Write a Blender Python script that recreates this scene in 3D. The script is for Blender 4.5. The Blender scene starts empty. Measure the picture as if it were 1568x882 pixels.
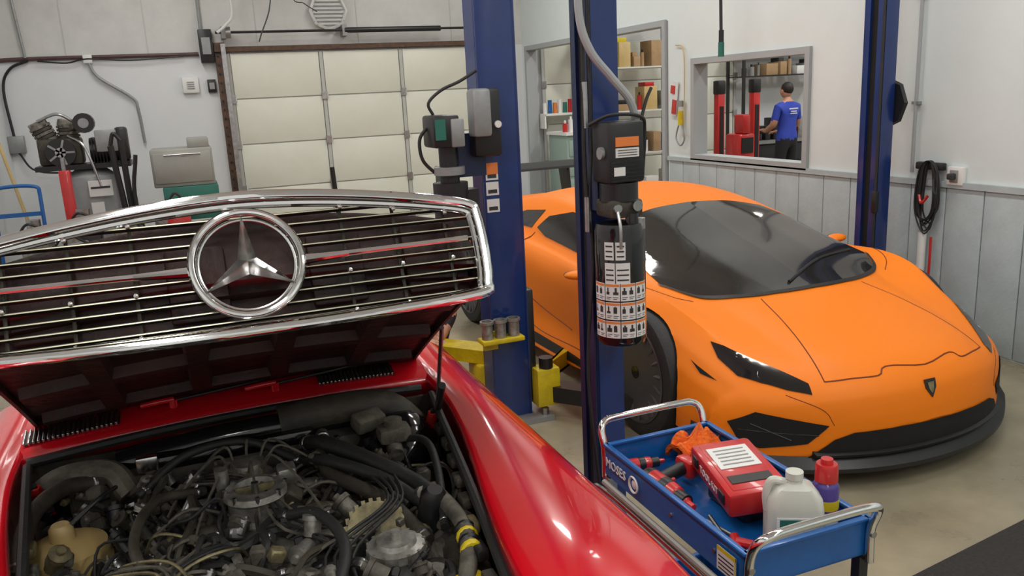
import bpy, bmesh, math, random
from mathutils import Vector, Matrix, Euler
from mathutils.bvhtree import BVHTree
V=Vector; rad=math.radians
scn=bpy.context.scene
scn.view_settings.view_transform='Standard'
# ---------------------------------------------------------------- camera
pitch=rad(13.3); yaw=rad(20.9); roll=rad(2.95)
F=V((math.sin(yaw),math.cos(yaw),0)); R=V((math.cos(yaw),-math.sin(yaw),0)); Z=V((0,0,1))
fw=F*math.cos(pitch)-Z*math.sin(pitch); up=F*math.sin(pitch)+Z*math.cos(pitch)
cX=math.cos(roll)*R-math.sin(roll)*up; cY=math.sin(roll)*R+math.cos(roll)*up
cam=bpy.data.cameras.new('camera'); co=bpy.data.objects.new('camera',cam); scn.collection.objects.link(co)
cam.sensor_width=36; cam.lens=28.68; cam.clip_start=.02
M=Matrix((cX,cY,-fw)).transposed().to_4x4(); M.translation=V((0,0,1.8)); co.matrix_world=M
scn.camera=co
# ---------------------------------------------------------------- materials
def mat(name,col,rough=.5,metal=0,var=0,vscale=8,bump=0,bscale=40,coat=0,emit=None,es=1,trans=0,col2=None,spec=.5,alpha=1,rvar=0,cr=.05):
    m=bpy.data.materials.new(name); m.use_nodes=True; nt=m.node_tree; p=nt.nodes['Principled BSDF']
    p.inputs['Base Color'].default_value=(*col,1); p.inputs['Roughness'].default_value=rough
    p.inputs['Metallic'].default_value=metal; p.inputs['Coat Weight'].default_value=coat
    p.inputs['Coat Roughness'].default_value=cr
    p.inputs['Specular IOR Level'].default_value=spec
    p.inputs['Transmission Weight'].default_value=trans; p.inputs['Alpha'].default_value=alpha
    if emit: p.inputs['Emission Color'].default_value=(*emit,1); p.inputs['Emission Strength'].default_value=es
    if var or col2 or bump or rvar:
        tc=nt.nodes.new('ShaderNodeTexCoord')
    if var or col2:
        n=nt.nodes.new('ShaderNodeTexNoise'); n.inputs['Scale'].default_value=vscale; n.inputs['Detail'].default_value=6; n.inputs['Roughness'].default_value=.65
        nt.links.new(tc.outputs['Object'],n.inputs['Vector'])
        rp=nt.nodes.new('ShaderNodeValToRGB'); rp.color_ramp.elements[0].position=.35; rp.color_ramp.elements[1].position=.68
        c2=col2 if col2 else tuple(max(0,c*(1-var)) for c in col)
        rp.color_ramp.elements[0].color=(*c2,1); rp.color_ramp.elements[1].color=(*col,1)
        nt.links.new(n.outputs['Fac'],rp.inputs['Fac']); nt.links.new(rp.outputs['Color'],p.inputs['Base Color'])
        if rvar:
            mr=nt.nodes.new('ShaderNodeMapRange'); mr.inputs['To Min'].default_value=rough-rvar; mr.inputs['To Max'].default_value=rough+rvar
            nt.links.new(n.outputs['Fac'],mr.inputs['Value']); nt.links.new(mr.outputs['Result'],p.inputs['Roughness'])
    if bump:
        n2=nt.nodes.new('ShaderNodeTexNoise'); n2.inputs['Scale'].default_value=bscale; n2.inputs['Detail'].default_value=4
        nt.links.new(tc.outputs['Object'],n2.inputs['Vector'])
        b=nt.nodes.new('ShaderNodeBump'); b.inputs['Strength'].default_value=bump; b.inputs['Distance'].default_value=.01
        nt.links.new(n2.outputs['Fac'],b.inputs['Height']); nt.links.new(b.outputs['Normal'],p.inputs['Normal'])
    return m
mWall=mat('wall_paint',(.73,.75,.765),.55,var=.05,vscale=1.5,bump=.05,bscale=60)
mWallR=mat('wall_paint_bounce_offset',(.69,.76,.755),.6,var=.05,vscale=1.5,bump=.05,bscale=60)  # greener tint put into the colour to offset pink bounce light
mWallUp=mat('wall_insulation',(.66,.66,.64),.5,var=.14,vscale=2.2,bump=.35,bscale=3)
mWains=mat('wainscot_paint',(.45,.51,.525),.6,var=.14,vscale=5,bump=.2,bscale=50)
mTrim=mat('trim_grey',(.36,.38,.39),.5)
mCeil=mat('ceiling_white',(.72,.72,.71),.8)
mDoor=mat('garage_door_white',(.78,.78,.68),.4,var=.06,vscale=2)
mDoorG=mat('garage_door_stile',(.50,.51,.48),.4)
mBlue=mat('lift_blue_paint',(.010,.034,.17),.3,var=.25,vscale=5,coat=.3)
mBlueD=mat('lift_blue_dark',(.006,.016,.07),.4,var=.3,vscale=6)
mBlack=mat('black_plastic',(.012,.012,.013),.4)
mBlackR=mat('black_rubber',(.018,.018,.018),.6,bump=.2,bscale=80)
mBlackG=mat('black_gloss',(.008,.008,.009),.12,coat=.5)
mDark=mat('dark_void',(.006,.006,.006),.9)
mGrey=mat('grey_metal',(.32,.33,.33),.45,metal=.4,var=.2)
mTankG=mat('grey_tank_paint',(.30,.31,.31),.45,var=.15)
mSheet=mat('galvanised_sheet',(.36,.36,.33),.5,metal=.3,var=.15,vscale=3)
mSteel=mat('steel',(.50,.50,.50),.35,metal=1,var=.35,vscale=20)
mChrome=mat('chrome',(.84,.84,.84),.07,metal=1)
mChromeR=mat('satin_chrome',(.70,.70,.69),.22,metal=1)
mAlu=mat('cast_aluminium',(.30,.285,.25),.55,metal=.5,col2=(.07,.06,.045),vscale=18,bump=.35)
mAluL=mat('machined_aluminium',(.48,.47,.44),.45,metal=.7,col2=(.22,.21,.18),vscale=25,bump=.2)
mDust=mat('dusty_grey_hose',(.15,.135,.105),.7,col2=(.05,.045,.035),vscale=22)
mOrange=mat('orange_satin_paint',(.90,.215,.005),.48,spec=.32)
mOrangeD=mat('orange_seam_fold_shade',(.20,.035,.002),.6)  # dark orange for panel gaps; also paints the shade of body folds
mGlass=mat('tinted_glass',(.022,.021,.020),.08,coat=.3,var=.3,vscale=3)
mRed=mat('red_car_paint',(.60,.005,.014),.2,coat=.9,cr=.05)
mRedO=mat('red_enamel',(.55,.018,.018),.35,coat=.3,var=.2)
mRust=mat('dusty_black',(.024,.020,.016),.65,col2=(.065,.055,.038),vscale=9,bump=.4)
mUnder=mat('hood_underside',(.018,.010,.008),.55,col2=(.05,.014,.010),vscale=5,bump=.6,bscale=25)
mOlive=mat('dusty_brass',(.34,.29,.15),.5,metal=.4,col2=(.10,.085,.05),vscale=20)
mSlatReflect=mat('slat_edge_reflection_tint',(.58,.55,.40),.3,metal=.9)  # gold cast of reflections painted into the slat edge colour
mTan=mat('old_plastic_tan',(.60,.43,.18),.35,var=.18,vscale=5)
mYellow=mat('yellow_paint',(.72,.55,.01),.4,var=.3,vscale=12)
mWhite=mat('white_plastic',(.75,.75,.73),.4)
mLabel=mat('label_white',(.68,.68,.66),.5)
mLabelO=mat('label_orange',(.72,.20,.04),.5)
mInk=mat('ink_black',(.03,.03,.03),.6)
mCart=mat('cart_blue',(.006,.11,.38),.38,var=.2,vscale=9,coat=.2)
mFloor=mat('concrete',(.34,.30,.205),.30,col2=(.21,.187,.13),vscale=1.6,bump=.08,bscale=30,rvar=.15)
mMat=mat('rubber_mat',(.03,.028,.026),.85,bump=1,bscale=90,var=.4,vscale=60)
mSkin=mat('skin',(.52,.26,.17),.5)
mHair=mat('hair_dark',(.015,.01,.008),.6)
mShirt=mat('shirt_blue',(.03,.06,.42),.8)
mShirtG=mat('shirt_grey',(.06,.065,.07),.8)
mShort=mat('shorts_black',(.012,.012,.016),.8)
mRag=mat('orange_rag',(.80,.15,.015),.9,bump=1,bscale=60)
mGreen=mat('green_paint',(.02,.16,.12),.5,var=.2)
mTeal=mat('cabinet_sage',(.28,.38,.34),.5)
mCard=mat('cardboard',(.42,.27,.14),.8,var=.2)
mPurple=mat('can_purple',(.06,.035,.22),.3,coat=.5)
mJug=mat('jug_plastic',(.70,.72,.64),.3,trans=.25)
mPipe=mat('pipe_brown',(.10,.05,.05),.5,var=.3)
mLens=mat('tube_glow',(1,1,1),.5,emit=(1,.98,.94),es=6)
mDRL=mat('headlight_led_strip',(.9,.9,.9),.3,emit=(1,1,1),es=.5)
mHose=mat('grey_corrugated_hose',(.33,.34,.35),.45)
mDash=mat('rust_brown',(.16,.08,.04),.7,col2=(.06,.04,.035),vscale=15)
mRim=mat('wheel_black',(.11,.11,.115),.35,metal=.6)
# ---------------------------------------------------------------- mesh builder
def catmull(pts,n=8,closed=False):
    pts=[V(p) for p in pts]
    if len(pts)<3 and not closed: 
        return [pts[0].lerp(pts[1],i/n) for i in range(n+1)]
    out=[]; L=len(pts)
    rng=range(L) if closed else range(L-1)
    for i in rng:
        if closed: a,b,c,d=pts[(i-1)%L],pts[i],pts[(i+1)%L],pts[(i+2)%L]
        else:
            b,c=pts[i],pts[i+1]; a=pts[i-1] if i>0 else b*2-c; d=pts[i+2] if i+2<L else c*2-b
        for k in range(n):
            t=k/n
            out.append(.5*((2*b)+(c-a)*t+(2*a-5*b+4*c-d)*t*t+(3*b-a-3*c+d)*t**3))
    if not closed: out.append(pts[-1])
    return out
class B:
    def __init__(s): s.v=[];s.f=[];s.m=[];s.mats=[]
    def mi(s,m):
        if m not in s.mats: s.mats.append(m)
        return s.mats.index(m)
    def add(s,vs,fs,m):
        o=len(s.v); s.v+=[tuple(v) for v in vs]; k=s.mi(m)
        for f in fs: s.f.append(tuple(i+o for i in f)); s.m.append(k)
    def addbm(s,bm,m,M=None):
        if M: bm.transform(M)
        bm.verts.index_update()
        s.add([v.co[:] for v in bm.verts],[[v.index for v in f.verts] for f in bm.faces],m); bm.free()
    def box(s,c,d,m,rot=(0,0,0),bev=0,seg=2):
        bm=bmesh.new(); bmesh.ops.create_cube(bm,size=1); bmesh.ops.scale(bm,vec=d,verts=bm.verts)
        if bev: bmesh.ops.bevel(bm,geom=bm.edges[:],offset=min(bev,min(d)*.45),segments=seg,affect='EDGES',profile=.5)
        s.addbm(bm,m,Matrix.Translation(c)@Euler([rad(a) for a in rot]).to_matrix().to_4x4())
    def bb(s,x0,x1,y0,y1,z0,z1,m,bev=0): s.box(((x0+x1)/2,(y0+y1)/2,(z0+z1)/2),(x1-x0,y1-y0,z1-z0),m,bev=bev)
    def loft(s,rings,m,closed=True,caps=True):
        n=len(rings[0]); vs=[p for r in rings for p in r]; fs=[]
        for i in range(len(rings)-1):
            for j in range(n if closed else n-1):
                a=i*n+j; b=i*n+(j+1)%n; fs.append((a,b,b+n,a+n))
        if caps and closed: fs.append(tuple(range(n-1,-1,-1))); fs.append(tuple((len(rings)-1)*n+j for j in range(n)))
        s.add(vs,fs,m)
    def frame(s,d):
        d=d.normalized(); a=V((0,0,1)) if abs(d.z)<.9 else V((1,0,0)); u=d.cross(a).normalized(); return u,d.cross(u)
    def cyl(s,p0,p1,r,m,r1=None,n=16):
        p0=V(p0);p1=V(p1);r1=r if r1 is None else r1; u,w=s.frame(p1-p0)
        s.loft([[p+(u*math.cos(t)+w*math.sin(t))*rr for t in [2*math.pi*k/n for k in range(n)]] for p,rr in((p0,r),(p1,r1))],m)
    def lathe(s,prof,o,ax,m,n=24):
        o=V(o);ax=V(ax).normalized();u,w=s.frame(ax)
        s.loft([[o+ax*h+(u*math.cos(t)+w*math.sin(t))*max(r,.0004) for t in [2*math.pi*k/n for k in range(n)]] for r,h in prof],m)
    def tube(s,pts,r,m,n=8,res=6,closed=False,smooth=True,flat=1):
        P=catmull(pts,res,closed) if smooth else [V(p) for p in pts]
        L=len(P); rings=[]; u=None
        for i,p in enumerate(P):
            d=(P[(i+1)%L]-P[i-1]) if closed else (P[min(i+1,L-1)]-P[max(i-1,0)])
            d=d.normalized()
            if u is None: u,_=s.frame(d)
            else: u=(u-d*u.dot(d)).normalized()
            w=d.cross(u); rr=r(i/(L-1)) if callable(r) else r
            rings.append([p+(u*math.cos(t)+w*math.sin(t)*flat)*rr for t in [2*math.pi*k/n for k in range(n)]])
        if closed: rings.append(rings[0]); 
        s.loft(rings,m,caps=not closed)
    def sph(s,c,r,m,n=16,rot=(0,0,0)):
        if not hasattr(r,'__len__'): r=(r,r,r)
        bm=bmesh.new(); bmesh.ops.create_uvsphere(bm,u_segments=n,v_segments=n//2+2,radius=1)
        bmesh.ops.scale(bm,vec=r,verts=bm.verts)
        s.addbm(bm,m,Matrix.Translation(c)@Euler([rad(a) for a in rot]).to_matrix().to_4x4())
    def prism(s,poly,vec,m):
        poly=[V(p) for p in poly]; s.loft([poly,[p+V(vec) for p in poly]],m)
    def text(s,txt,size,M,m,ext=.001):
        cu=bpy.data.curves.new('t','FONT'); cu.body=txt; cu.size=size; cu.extrude=ext; cu.align_x='CENTER'; cu.align_y='CENTER'; cu.resolution_u=2
        ob=bpy.data.objects.new('t',cu); scn.collection.objects.link(ob); bpy.context.view_layer.update()
        me=ob.evaluated_get(bpy.context.evaluated_depsgraph_get()).to_mesh()
        s.add([M@v.co for v in me.vertices],[p.vertices[:] for p in me.polygons],m)
        bpy.data.objects.remove(ob)
    def make(s,name,parent=None,M=None,sharp=35,recalc=True):
        me=bpy.data.meshes.new(name); me.from_pydata(s.v,[],s.f)
        for m in s.mats: me.materials.append(m)
        me.polygons.foreach_set('material_index',s.m); me.update()
        bm=bmesh.new(); bm.from_mesh(me)
        if recalc: bmesh.ops.recalc_face_normals(bm,faces=bm.faces)
        for f in bm.faces: f.smooth=True
        for e in bm.edges:
            if len(e.link_faces)==2 and e.calc_face_angle(0)>rad(sharp): e.smooth=False
        bm.to_mesh(me); bm.free()
        ob=bpy.data.objects.new(name,me); scn.collection.objects.link(ob)
        if M is not None: ob.matrix_world=M
        if parent: ob.parent=parent
        return ob
def empty(name,M=None):
    e=bpy.data.objects.new(name,None); scn.collection.objects.link(e); e.empty_display_size=.1
    if M is not None: e.matrix_world=M
    return e
def frameM(o,x,y):
    x=V(x).normalized(); y=V(y).normalized(); z=x.cross(y); M=Matrix((x,y,z)).transposed().to_4x4(); M.translation=V(o); return M
def TR(x,y,z,rx=0,ry=0,rz=0,s=1): return Matrix.Translation((x,y,z))@Euler((rad(rx),rad(ry),rad(rz))).to_matrix().to_4x4()@Matrix.Scale(s,4)
# ---------------------------------------------------------------- room
YB=11.3; XR=4.66; XL=-1.95; YF=-4; H=4.3; XA=13
def simple(name,x0,x1,y0,y1,z0,z1,m): b=B(); b.bb(x0,x1,y0,y1,z0,z1,m); return b.make(name)
simple('floor',XL-.2,XA+.2,YF-.2,YB+.3,-.12,0,mFloor)
simple('ceiling',XL-.2,XA+.2,YF-.2,YB+.3,H,H+.1,mCeil)
simple('wall_left',XL-.1,XL,YF,YB,0,H,mWall)
simple('wall_front',XL-.1,XA,YF-.1,YF,0,H,mWall)
simple('wall_far',XA,XA+.1,YF,YB,0,H,mWall)
b=B(); b.bb(XL,XA,YB,YB+.1,0,2.5,mWall); b.bb(XL,XA,YB,YB+.1,2.5,H,mWallUp)
for x in [-1.2,-.3,1.0,2.3,3.6,4.4]: b.bb(x,x+.012,YB-.006,YB,2.5,H,mDoorG)
b.make('wall_back')
b=B()
for y0,y1,z0,z1 in [(YF,5.33,0,H),(5.33,6.97,0,1.10),(5.33,6.97,2.04,H),(6.97,7.42,0,H),(7.42,11.2,2.45,H),(11.2,YB,0,H)]: b.bb(XR,XR+.1,y0,y1,z0,z1,mWallR)
b.make('wall_right')
b=B(); y=YF+.02; random.seed(4)
while y<7.36:
    w=.285; y1=min(y+w-.008,7.38); b.bb(XR-.014,XR,y,y1,.02,1.06,mWains,bev=.004); y+=w
b.make('wall_right_wainscot')
simple('trim_1',XR-.03,XR,YF+.02,7.4,1.06,1.10,mWains)
def openframe(name,y0,y1,z0,z1,w,bottom=True):
    b=B(); x0,x1=XR-.03,XR+.13
    b.bb(x0,x1,y0-w,y0,z0-(w if bottom else 0),z1+w,mTrim); b.bb(x0,x1,y1,y1+w,z0-(w if bottom else 0),z1+w,mTrim)
    b.bb(x0,x1,y0,y1,z1,z1+w,mTrim)
    if bottom: b.bb(x0,x1,y0,y1,z0-w,z0,mTrim)
    return b.make(name)
openframe('window_1',5.38,6.92,1.14,2.0,.055); openframe('trim_3',7.5,11.1,0,2.40,.06,False)
def gdoor(name,xs,y,gl=True):
    b=B(); b.bb(xs[0],xs[-1],y-.03,y-.002,0,2.49,mDoorG)
    zs=[0.01,.2,.77,1.345,1.92,2.49]
    for i in range(len(xs)-1):
        for j in range(5):
            b.bb(xs[i]+.03,xs[i+1]-.03,y-.05,y-.03,zs[j]+.007,zs[j+1]-.007,mDoor,bev=.006)
    for x in xs:
        b.bb(x-.022,x+.022,y-.06,y-.03,0,2.48,mDoorG)
        for z in zs[1:-1]: b.box((x,y-.07,z),(.07,.02,.10),mSteel)
    for x in xs[:-1]:
        for z in zs[1:-1]: b.bb(x,x+.05,y-.063,y-.05,z-.02,z+.02,mWhite)
    return b.make(name)
gdoor('door_1',[.62,1.78,2.85,3.95],YB); gdoor('door_3',[4.95,6.1,7.2,8.3],YB)
b=B()
b.bb(.47,.60,YB-.07,YB-.002,0,2.62,mDash,bev=.005); b.bb(.545,.60,YB-.16,YB-.07,0,2.6,mSteel)
for k in range(22): b.cyl((.50,YB-.085,.15+k*.11),(.50,YB-.07,.15+k*.11),.012,mBlack,n=8)
b.bb(4.0,4.06,YB-.16,YB-.002,0,2.55,mSteel)
b.bb(.47,4.1,YB-.10,YB-.002,2.505,2.565,mDash)
b.cyl((.5,YB-.18,2.73),(4.1,YB-.18,2.73),.016,mBlack,n=10)
b.cyl((2.1,YB-.18,2.73),(3.4,YB-.18,2.73),.035,mBlack,n=12)
b.cyl((.62,YB-.18,2.73),(.68,YB-.18,2.73),.07,mSteel)
for x in (.6,2.1,4.05): b.bb(x-.03,x+.03,YB-.2,YB-.002,2.66,2.80,mGrey)
b.make('trim_2')
b=B(); b.bb(.30,.46,YB-.12,YB,2.38,2.78,mBlack,bev=.01); b.bb(.33,.43,YB-.14,YB-.12,2.48,2.68,mGrey); b.tube([(.34,YB-.05,2.78),(.34,YB-.05,3.4),(.30,YB-.05,4.28)],.02,mGrey); b.make('disconnect_switch_box')
b=B(); b.bb(.04,.24,YB-.07,YB,2.02,2.22,mWhite,bev=.02); b.bb(.09,.19,YB-.075,YB-.06,2.07,2.17,mLabel,bev=.01)
for k in range(4): b.bb(.10,.18,YB-.082,YB-.07,2.075+k*.025,2.085+k*.025,mGrey)
b.make('wall_speaker')
b=B(); b.bb(.34,.44,YB-.06,YB,2.02,2.18,mBlack,bev=.008); b.bb(.36,.42,YB-.07,YB-.06,2.06,2.14,mGrey); b.make('push_button_station')
b=B(); o=(1.93,YB-.02,2.98)
b.lathe([(.0,.0),(.24,.0),(.25,-.03),(.25,-.07),(.22,-.09),(.20,-.05),(0,-.05)],o,(0,1,0),mWhite,n=8)
for k in range(8): b.bb(1.93-.19,1.93+.19,YB-.10,YB-.07,2.98-.18+k*.048,2.98-.168+k*.048,mGrey)
b.make('wall_exhaust_fan')
b=B(); b.tube([(XL+.02,YB-.03,2.48),(-1.5,YB-.03,2.49),(.28,YB-.03,2.49)],.024,mPipe,res=4)
b.bb(-1.02,-.92,YB-.07,YB,2.42,2.52,mWhite,bev=.01)
b.tube([(-1.5,YB-.07,2.46),(-1.2,YB-.07,2.43),(-.97,YB-.07,2.47),(-.5,YB-.07,2.44),(.1,YB-.07,2.47)],.009,mBlack)
b.tube([(-.97,YB-.05,2.43),(-.88,YB-.05,2.25),(-.55,YB-.05,2.0),(-.50,YB-.05,1.85),(-.48,YB-.05,1.45)],.018,mGrey)
b.tube([(-1.6,YB-.05,2.47),(-1.8,YB-.05,2.38),(-1.9,YB-.05,2.15),(-1.88,YB-.05,1.6)],.016,mBlack)
b.tube([(-1.62,YB-.05,2.5),(-1.66,YB-.05,3.2),(-1.7,YB-.05,4.2)],.016,mGrey)
b.bb(-1.95,-1.78,YB-.1,YB,1.42,1.62,mGrey,bev=.01); b.tube([(-1.86,YB-.05,1.42),(-1.7,YB-.1,1.2),(-1.2,YB-.2,1.15)],.012,mBlack)
b.make('wall_conduit')
b=B(); b.tube([(.56,YB-.3,4.25),(.68,YB-.3,3.4),(.72,YB-.3,2.95),(.62,YB-.3,2.80),(.52,YB-.3,2.72)],.018,mLabel)
b.tube([(1.0,YB-.3,4.25),(1.2,YB-.3,3.2),(1.0,YB-.32,2.6)],.008,mBlack); b.tube([(1.75,YB-.3,2.95),(1.6,YB-.3,3.05),(1.45,YB-.3,3.2),(1.5,YB-.3,4.25)],.006,mBlack); b.make('hanging_cable')
b=B(); b.bb(-.38,.24,9.5,10.1,1.02,1.42,mSheet,bev=.015); b.bb(-.36,.22,9.485,9.5,1.06,1.38,mSheet,bev=.006); b.bb(-.30,.26,9.46,10.05,.66,1.02,mGreen,bev=.01)
b.bb(-.10,-.0,9.475,9.485,1.34,1.37,mSteel); b.bb(0,.22,9.6,10.0,1.42,1.52,mSheet,bev=.01); b.cyl((-.25,9.47,1.36),(.12,9.47,1.36),.008,mSteel)
for x in(-.28,.2):
    for y in(9.56,10.0): b.bb(x-.02,x+.02,y-.02,y+.02,0,.74,mGrey)
b.make('blast_cabinet')  # blast cabinet: sheet-metal box over a green base
# ---- compressor
b=B(); cx,cy=-.97,9.65
b.lathe([(0,.18),(.15,.2),(.24,.30),(.26,.36),(.26,1.12),(.24,1.2),(.15,1.27),(0,1.29)],(cx,cy,0),(0,0,1),mTankG,n=32)
for k in range(3):
    a=2.1*k; b.cyl((cx+.2*math.cos(a),cy+.2*math.sin(a),.35),(cx+.27*math.cos(a),cy+.27*math.sin(a),0),.03,mGrey)
b.bb(cx-.48,cx+.40,cy-.22,cy+.2,1.28,1.33,mBlack)
b.bb(cx-.44,cx-.04,cy-.14,cy+.14,1.33,1.60,mRust,bev=.03)
for s_ in(-.38,-.14):
    top=V((cx+s_*1.08,cy,1.74)); base=V((cx-.21+(s_+.25)*.6,cy,1.46)); d=(top-base)
    for k in range(7): p=base+d*(.15+k*.12); b.cyl(p,p+d*.09,.105,mRust if k%2 else mAlu,n=16)
    b.cyl(base,top+d*.1,.09,mRust); b.box(top,(.16,.2,.07),mAlu,rot=(0,-25 if s_<-.3 else 20,0),bev=.01)
b.cyl((cx-.23,cy-.19,1.46),(cx-.23,cy-.14,1.46),.14,mBlack,n=24); b.cyl((cx-.23,cy-.20,1.46),(cx-.23,cy-.14,1.46),.05,mSteel,n=16)
for k in range(5): b.box((cx-.23+.07*math.cos(k*1.257),cy-.195,1.46+.07*math.sin(k*1.257)),(.12,.01,.02),mGrey,rot=(0,-k*72,0))
b.cyl((cx+.02,cy-.2,1.74),(cx+.02,cy-.08,1.74),.10,mBlack); b.cyl((cx+.02,cy-.205,1.74),(cx+.02,cy-.2,1.74),.05,mGrey)
b.cyl((cx+.03,cy,1.46),(cx+.34,cy,1.46),.125,mBlack); b.bb(cx+.1,cx+.30,cy-.18,cy-.08,1.44,1.66,mGrey,bev=.01); b.bb(cx+.28,cx+.40,cy-.1,cy+.1,1.33,1.68,mBlack,bev=.03)
for k in range(8): b.box((cx+.06+k*.03,cy,1.46),(.008,.26,.26),mBlack,bev=.002)
b.tube([(cx-.15,cy-.1,1.62),(cx-.0,cy-.24,1.5),(cx+.1,cy-.29,1.1)],.013,mSteel); b.tube([(cx-.40,cy-.1,1.78),(cx-.2,cy-.2,1.84),(cx-.05,cy-.15,1.74)],.016,mSteel)
b.bb(cx-.02,cx+.2,cy-.29,cy-.26,1.0,1.16,mLabel); b.bb(cx-.02,cx+.1,cy-.29,cy-.262,.74,.94,mLabel); b.bb(cx,cx+.18,cy-.295,cy-.264,1.08,1.1,mInk)
b.make('air_compressor')
b=B(); x=-1.15
b.bb(x-.05,x+.05,9.05,9.15,.1,1.3,mRedO,bev=.01); b.cyl((x,9.1,1.3),(x,9.1,1.42),.02,mSteel); b.bb(x-.1,x+.1,8.95,9.05,0,.1,mRedO,bev=.02); b.bb(x-.1,x-.06,9.0,9.3,0,.1,mRedO);b.bb(x+.06,x+.1,9.0,9.3,0,.1,mRedO)
b.make('transmission_jack')
b=B(); b.bb(-.32,-.04,8.9,9.2,.82,.92,mRedO,bev=.02); b.bb(-.3,-.06,8.92,9.18,0,.82,mRedO,bev=.02); b.tube([(-.25,9,.92),(-.18,9,1.0),(-.10,9,.92)],.012,mBlack); b.make('tool_chest')
b=B(); b.tube([(-.62,9.2,0),(-.66,9.25,.7),(-.72,9.25,1.5)],.03,mBlack); b.tube([(-.5,9.2,0),(-.60,9.25,.7),(-.62,9.25,1.55)],.03,mBlack)
b.tube([(-.72,9.25,1.5),(-.68,9.25,1.62),(-.62,9.25,1.55)],.02,mBlack);b.tube([(-.4,9.1,0),(-.56,9.2,.9),(-.5,9.2,1.4)],.02,mBlack); b.bb(-.75,-.35,9.1,9.32,0,.06,mBlack); b.make('engine_hoist')
b=B()
for x in(-1.78,-1.38): b.tube([(x,8.9,0),(x,8.95,.6),(x,9.0,1.1)],.018,mCart)
b.tube([(-1.78,9,1.1),(-1.76,9.0,1.17),(-1.58,9.0,1.19),(-1.4,9.0,1.17),(-1.38,9,1.1)],.018,mCart)
for z in(.3,.6,.9): b.bb(-1.78,-1.38,8.93,8.96,z,z+.04,mCart)
b.bb(-1.81,-1.36,8.7,8.95,0,.03,mCart); b.cyl((-1.86,9.03,.14),(-1.80,9.03,.14),.14,mBlackR); b.cyl((-1.36,9.03,.14),(-1.30,9.03,.14),.14,mBlackR)
b.make('hand_truck')
b=B(); b.tube([(-1.47,9.35,.02),(-1.68,9.9,.8),(-1.92,10.5,1.6)],.018,mTan); b.make('broom_handle')
b=B(); 
for x0,y0,z1,mm in[(-.75,8.5,.75,mAlu),(-1.1,8.4,.85,mBlack),(-.45,8.6,.65,mGrey),(-1.2,8.15,.7,mGrey),(-1.5,8.3,.8,mAlu)]:
    b.bb(x0,x0+.25,y0,y0+.2,0,z1,mm,bev=.02); b.cyl((x0+.12,y0+.1,z1),(x0+.12,y0+.1,z1+.12),.06,mSteel); b.tube([(x0,y0,z1),(x0+.1,y0-.05,z1+.1),(x0+.25,y0,z1)],.012,mBlack)
b.make('scrap_parts_pile')
b=B(); b.cyl((1.72,10.6,0),(1.68,10.6,1.02),.03,mBlack); b.cyl((1.72,10.6,0),(1.72,10.6,.04),.15,mBlack); b.make('floor_stand')
# ---- right wall things
b=B(); b.cyl((XR-.02,4.28,1.55),(XR-.02,4.28,4.29),.012,mTrim,n=10); b.cyl((XR-.02,4.28,1.14),(XR-.02,4.28,1.55),.012,mTrim,n=10)
for z in(1.6,2.3,3): b.bb(XR-.03,XR,4.25,4.31,z,z+.02,mGrey)
b.make('wall_conduit')
b=B(); b.cyl((XR-.05,4.13,.25),(XR-.05,4.13,.74),.028,mWhite); b.cyl((XR-.05,4.13,.0),(XR-.05,4.13,.25),.035,mWhite); b.tube([(XR-.05,4.06,.72),(XR-.06,4.05,.5),(XR-.05,4.07,.02)],.009,mRedO); b.make('drain_pipe')
b=B(); b.bb(XR-.04,XR,3.86,3.98,1.08,1.2,mWhite,bev=.008); b.bb(XR-.05,XR-.04,3.89,3.95,1.10,1.18,mGrey,bev=.004); b.bb(XR-.09,XR-.04,3.90,3.94,1.12,1.16,mInk,bev=.008); b.make('wall_outlet')
b=B(); b.bb(XR-.06,XR-.015,4.0,4.22,1.17,1.22,mBlack,bev=.01)
for k in range(9):
    a=k*.9; x=XR-.05-.012*(k%3); w=.05+.022*math.sin(a*1.7); b.tube([(x,4.10-w,1.16),(x,4.10,1.23),(x,4.10+w,1.16),(x,4.11+w*1.1,.9),(x,4.10+.03*math.cos(a),.79+.05*math.sin(a)),(x,4.09-w*1.1,.92)],.0055,mBlackR,closed=True,n=6)
b.tube([(XR-.06,4.06,1.14),(XR-.1,4.02,1.05),(XR-.1,4.0,1.0),(XR-.08,4.03,.9)],.007,mBlackR)
b.tube([(XR-.07,4.16,1.0),(XR-.09,4.12,.95),(XR-.08,4.08,1.0)],.010,mRedO)
b.make('extension_cord_coil')
b=B(); b.tube([(4.35,6.2,4.25),(4.37,6.15,3.0),(4.38,6.13,2.15)],.014,mBlackR); b.cyl((4.38,6.13,2.15),(4.38,6.13,2.03),.026,mGreen); b.cyl((4.38,6.13,2.25),(4.38,6.13,2.15),.022,mBlack); b.make('hanging_power_drop')
b=B(); b.tube([(XR-.02,7.25,2.2),(XR-.03,7.1,2.15),(XR-.03,7.08,1.8),(XR-.03,7.1,1.3)],.006,mTan)
b.tube([(XR-.05,7.12,1.45),(XR-.05,7.2,1.3),(XR-.05,7.12,1.22),(XR-.05,7.05,1.3)],.008,mGrey,closed=True)
b.cyl((XR-.05,7.12,1.42),(XR-.05,7.12,1.56),.026,mYellow); b.cyl((XR-.05,7.12,1.6),(XR-.05,7.12,1.66),.03,mGrey); b.make('air_hose_regulator')
b=B(); b.box((XR-.02,7.27,1.68),(.01,.09,.34),mLabel,rot=(8,0,0)); b.box((XR-.028,7.27,1.60),(.01,.07,.14),mRedO,rot=(8,0,0));b.box((XR-.028,7.29,1.77),(.01,.07,.08),mRedO,rot=(8,0,0)); b.make('warning_tag')
b=B(); b.box((0,0,.008),(1.1,.8,.016),mMat,bev=.006); b.make('rubber_floor_mat',M=TR(2.62,1.62,0,rz=8))
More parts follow.
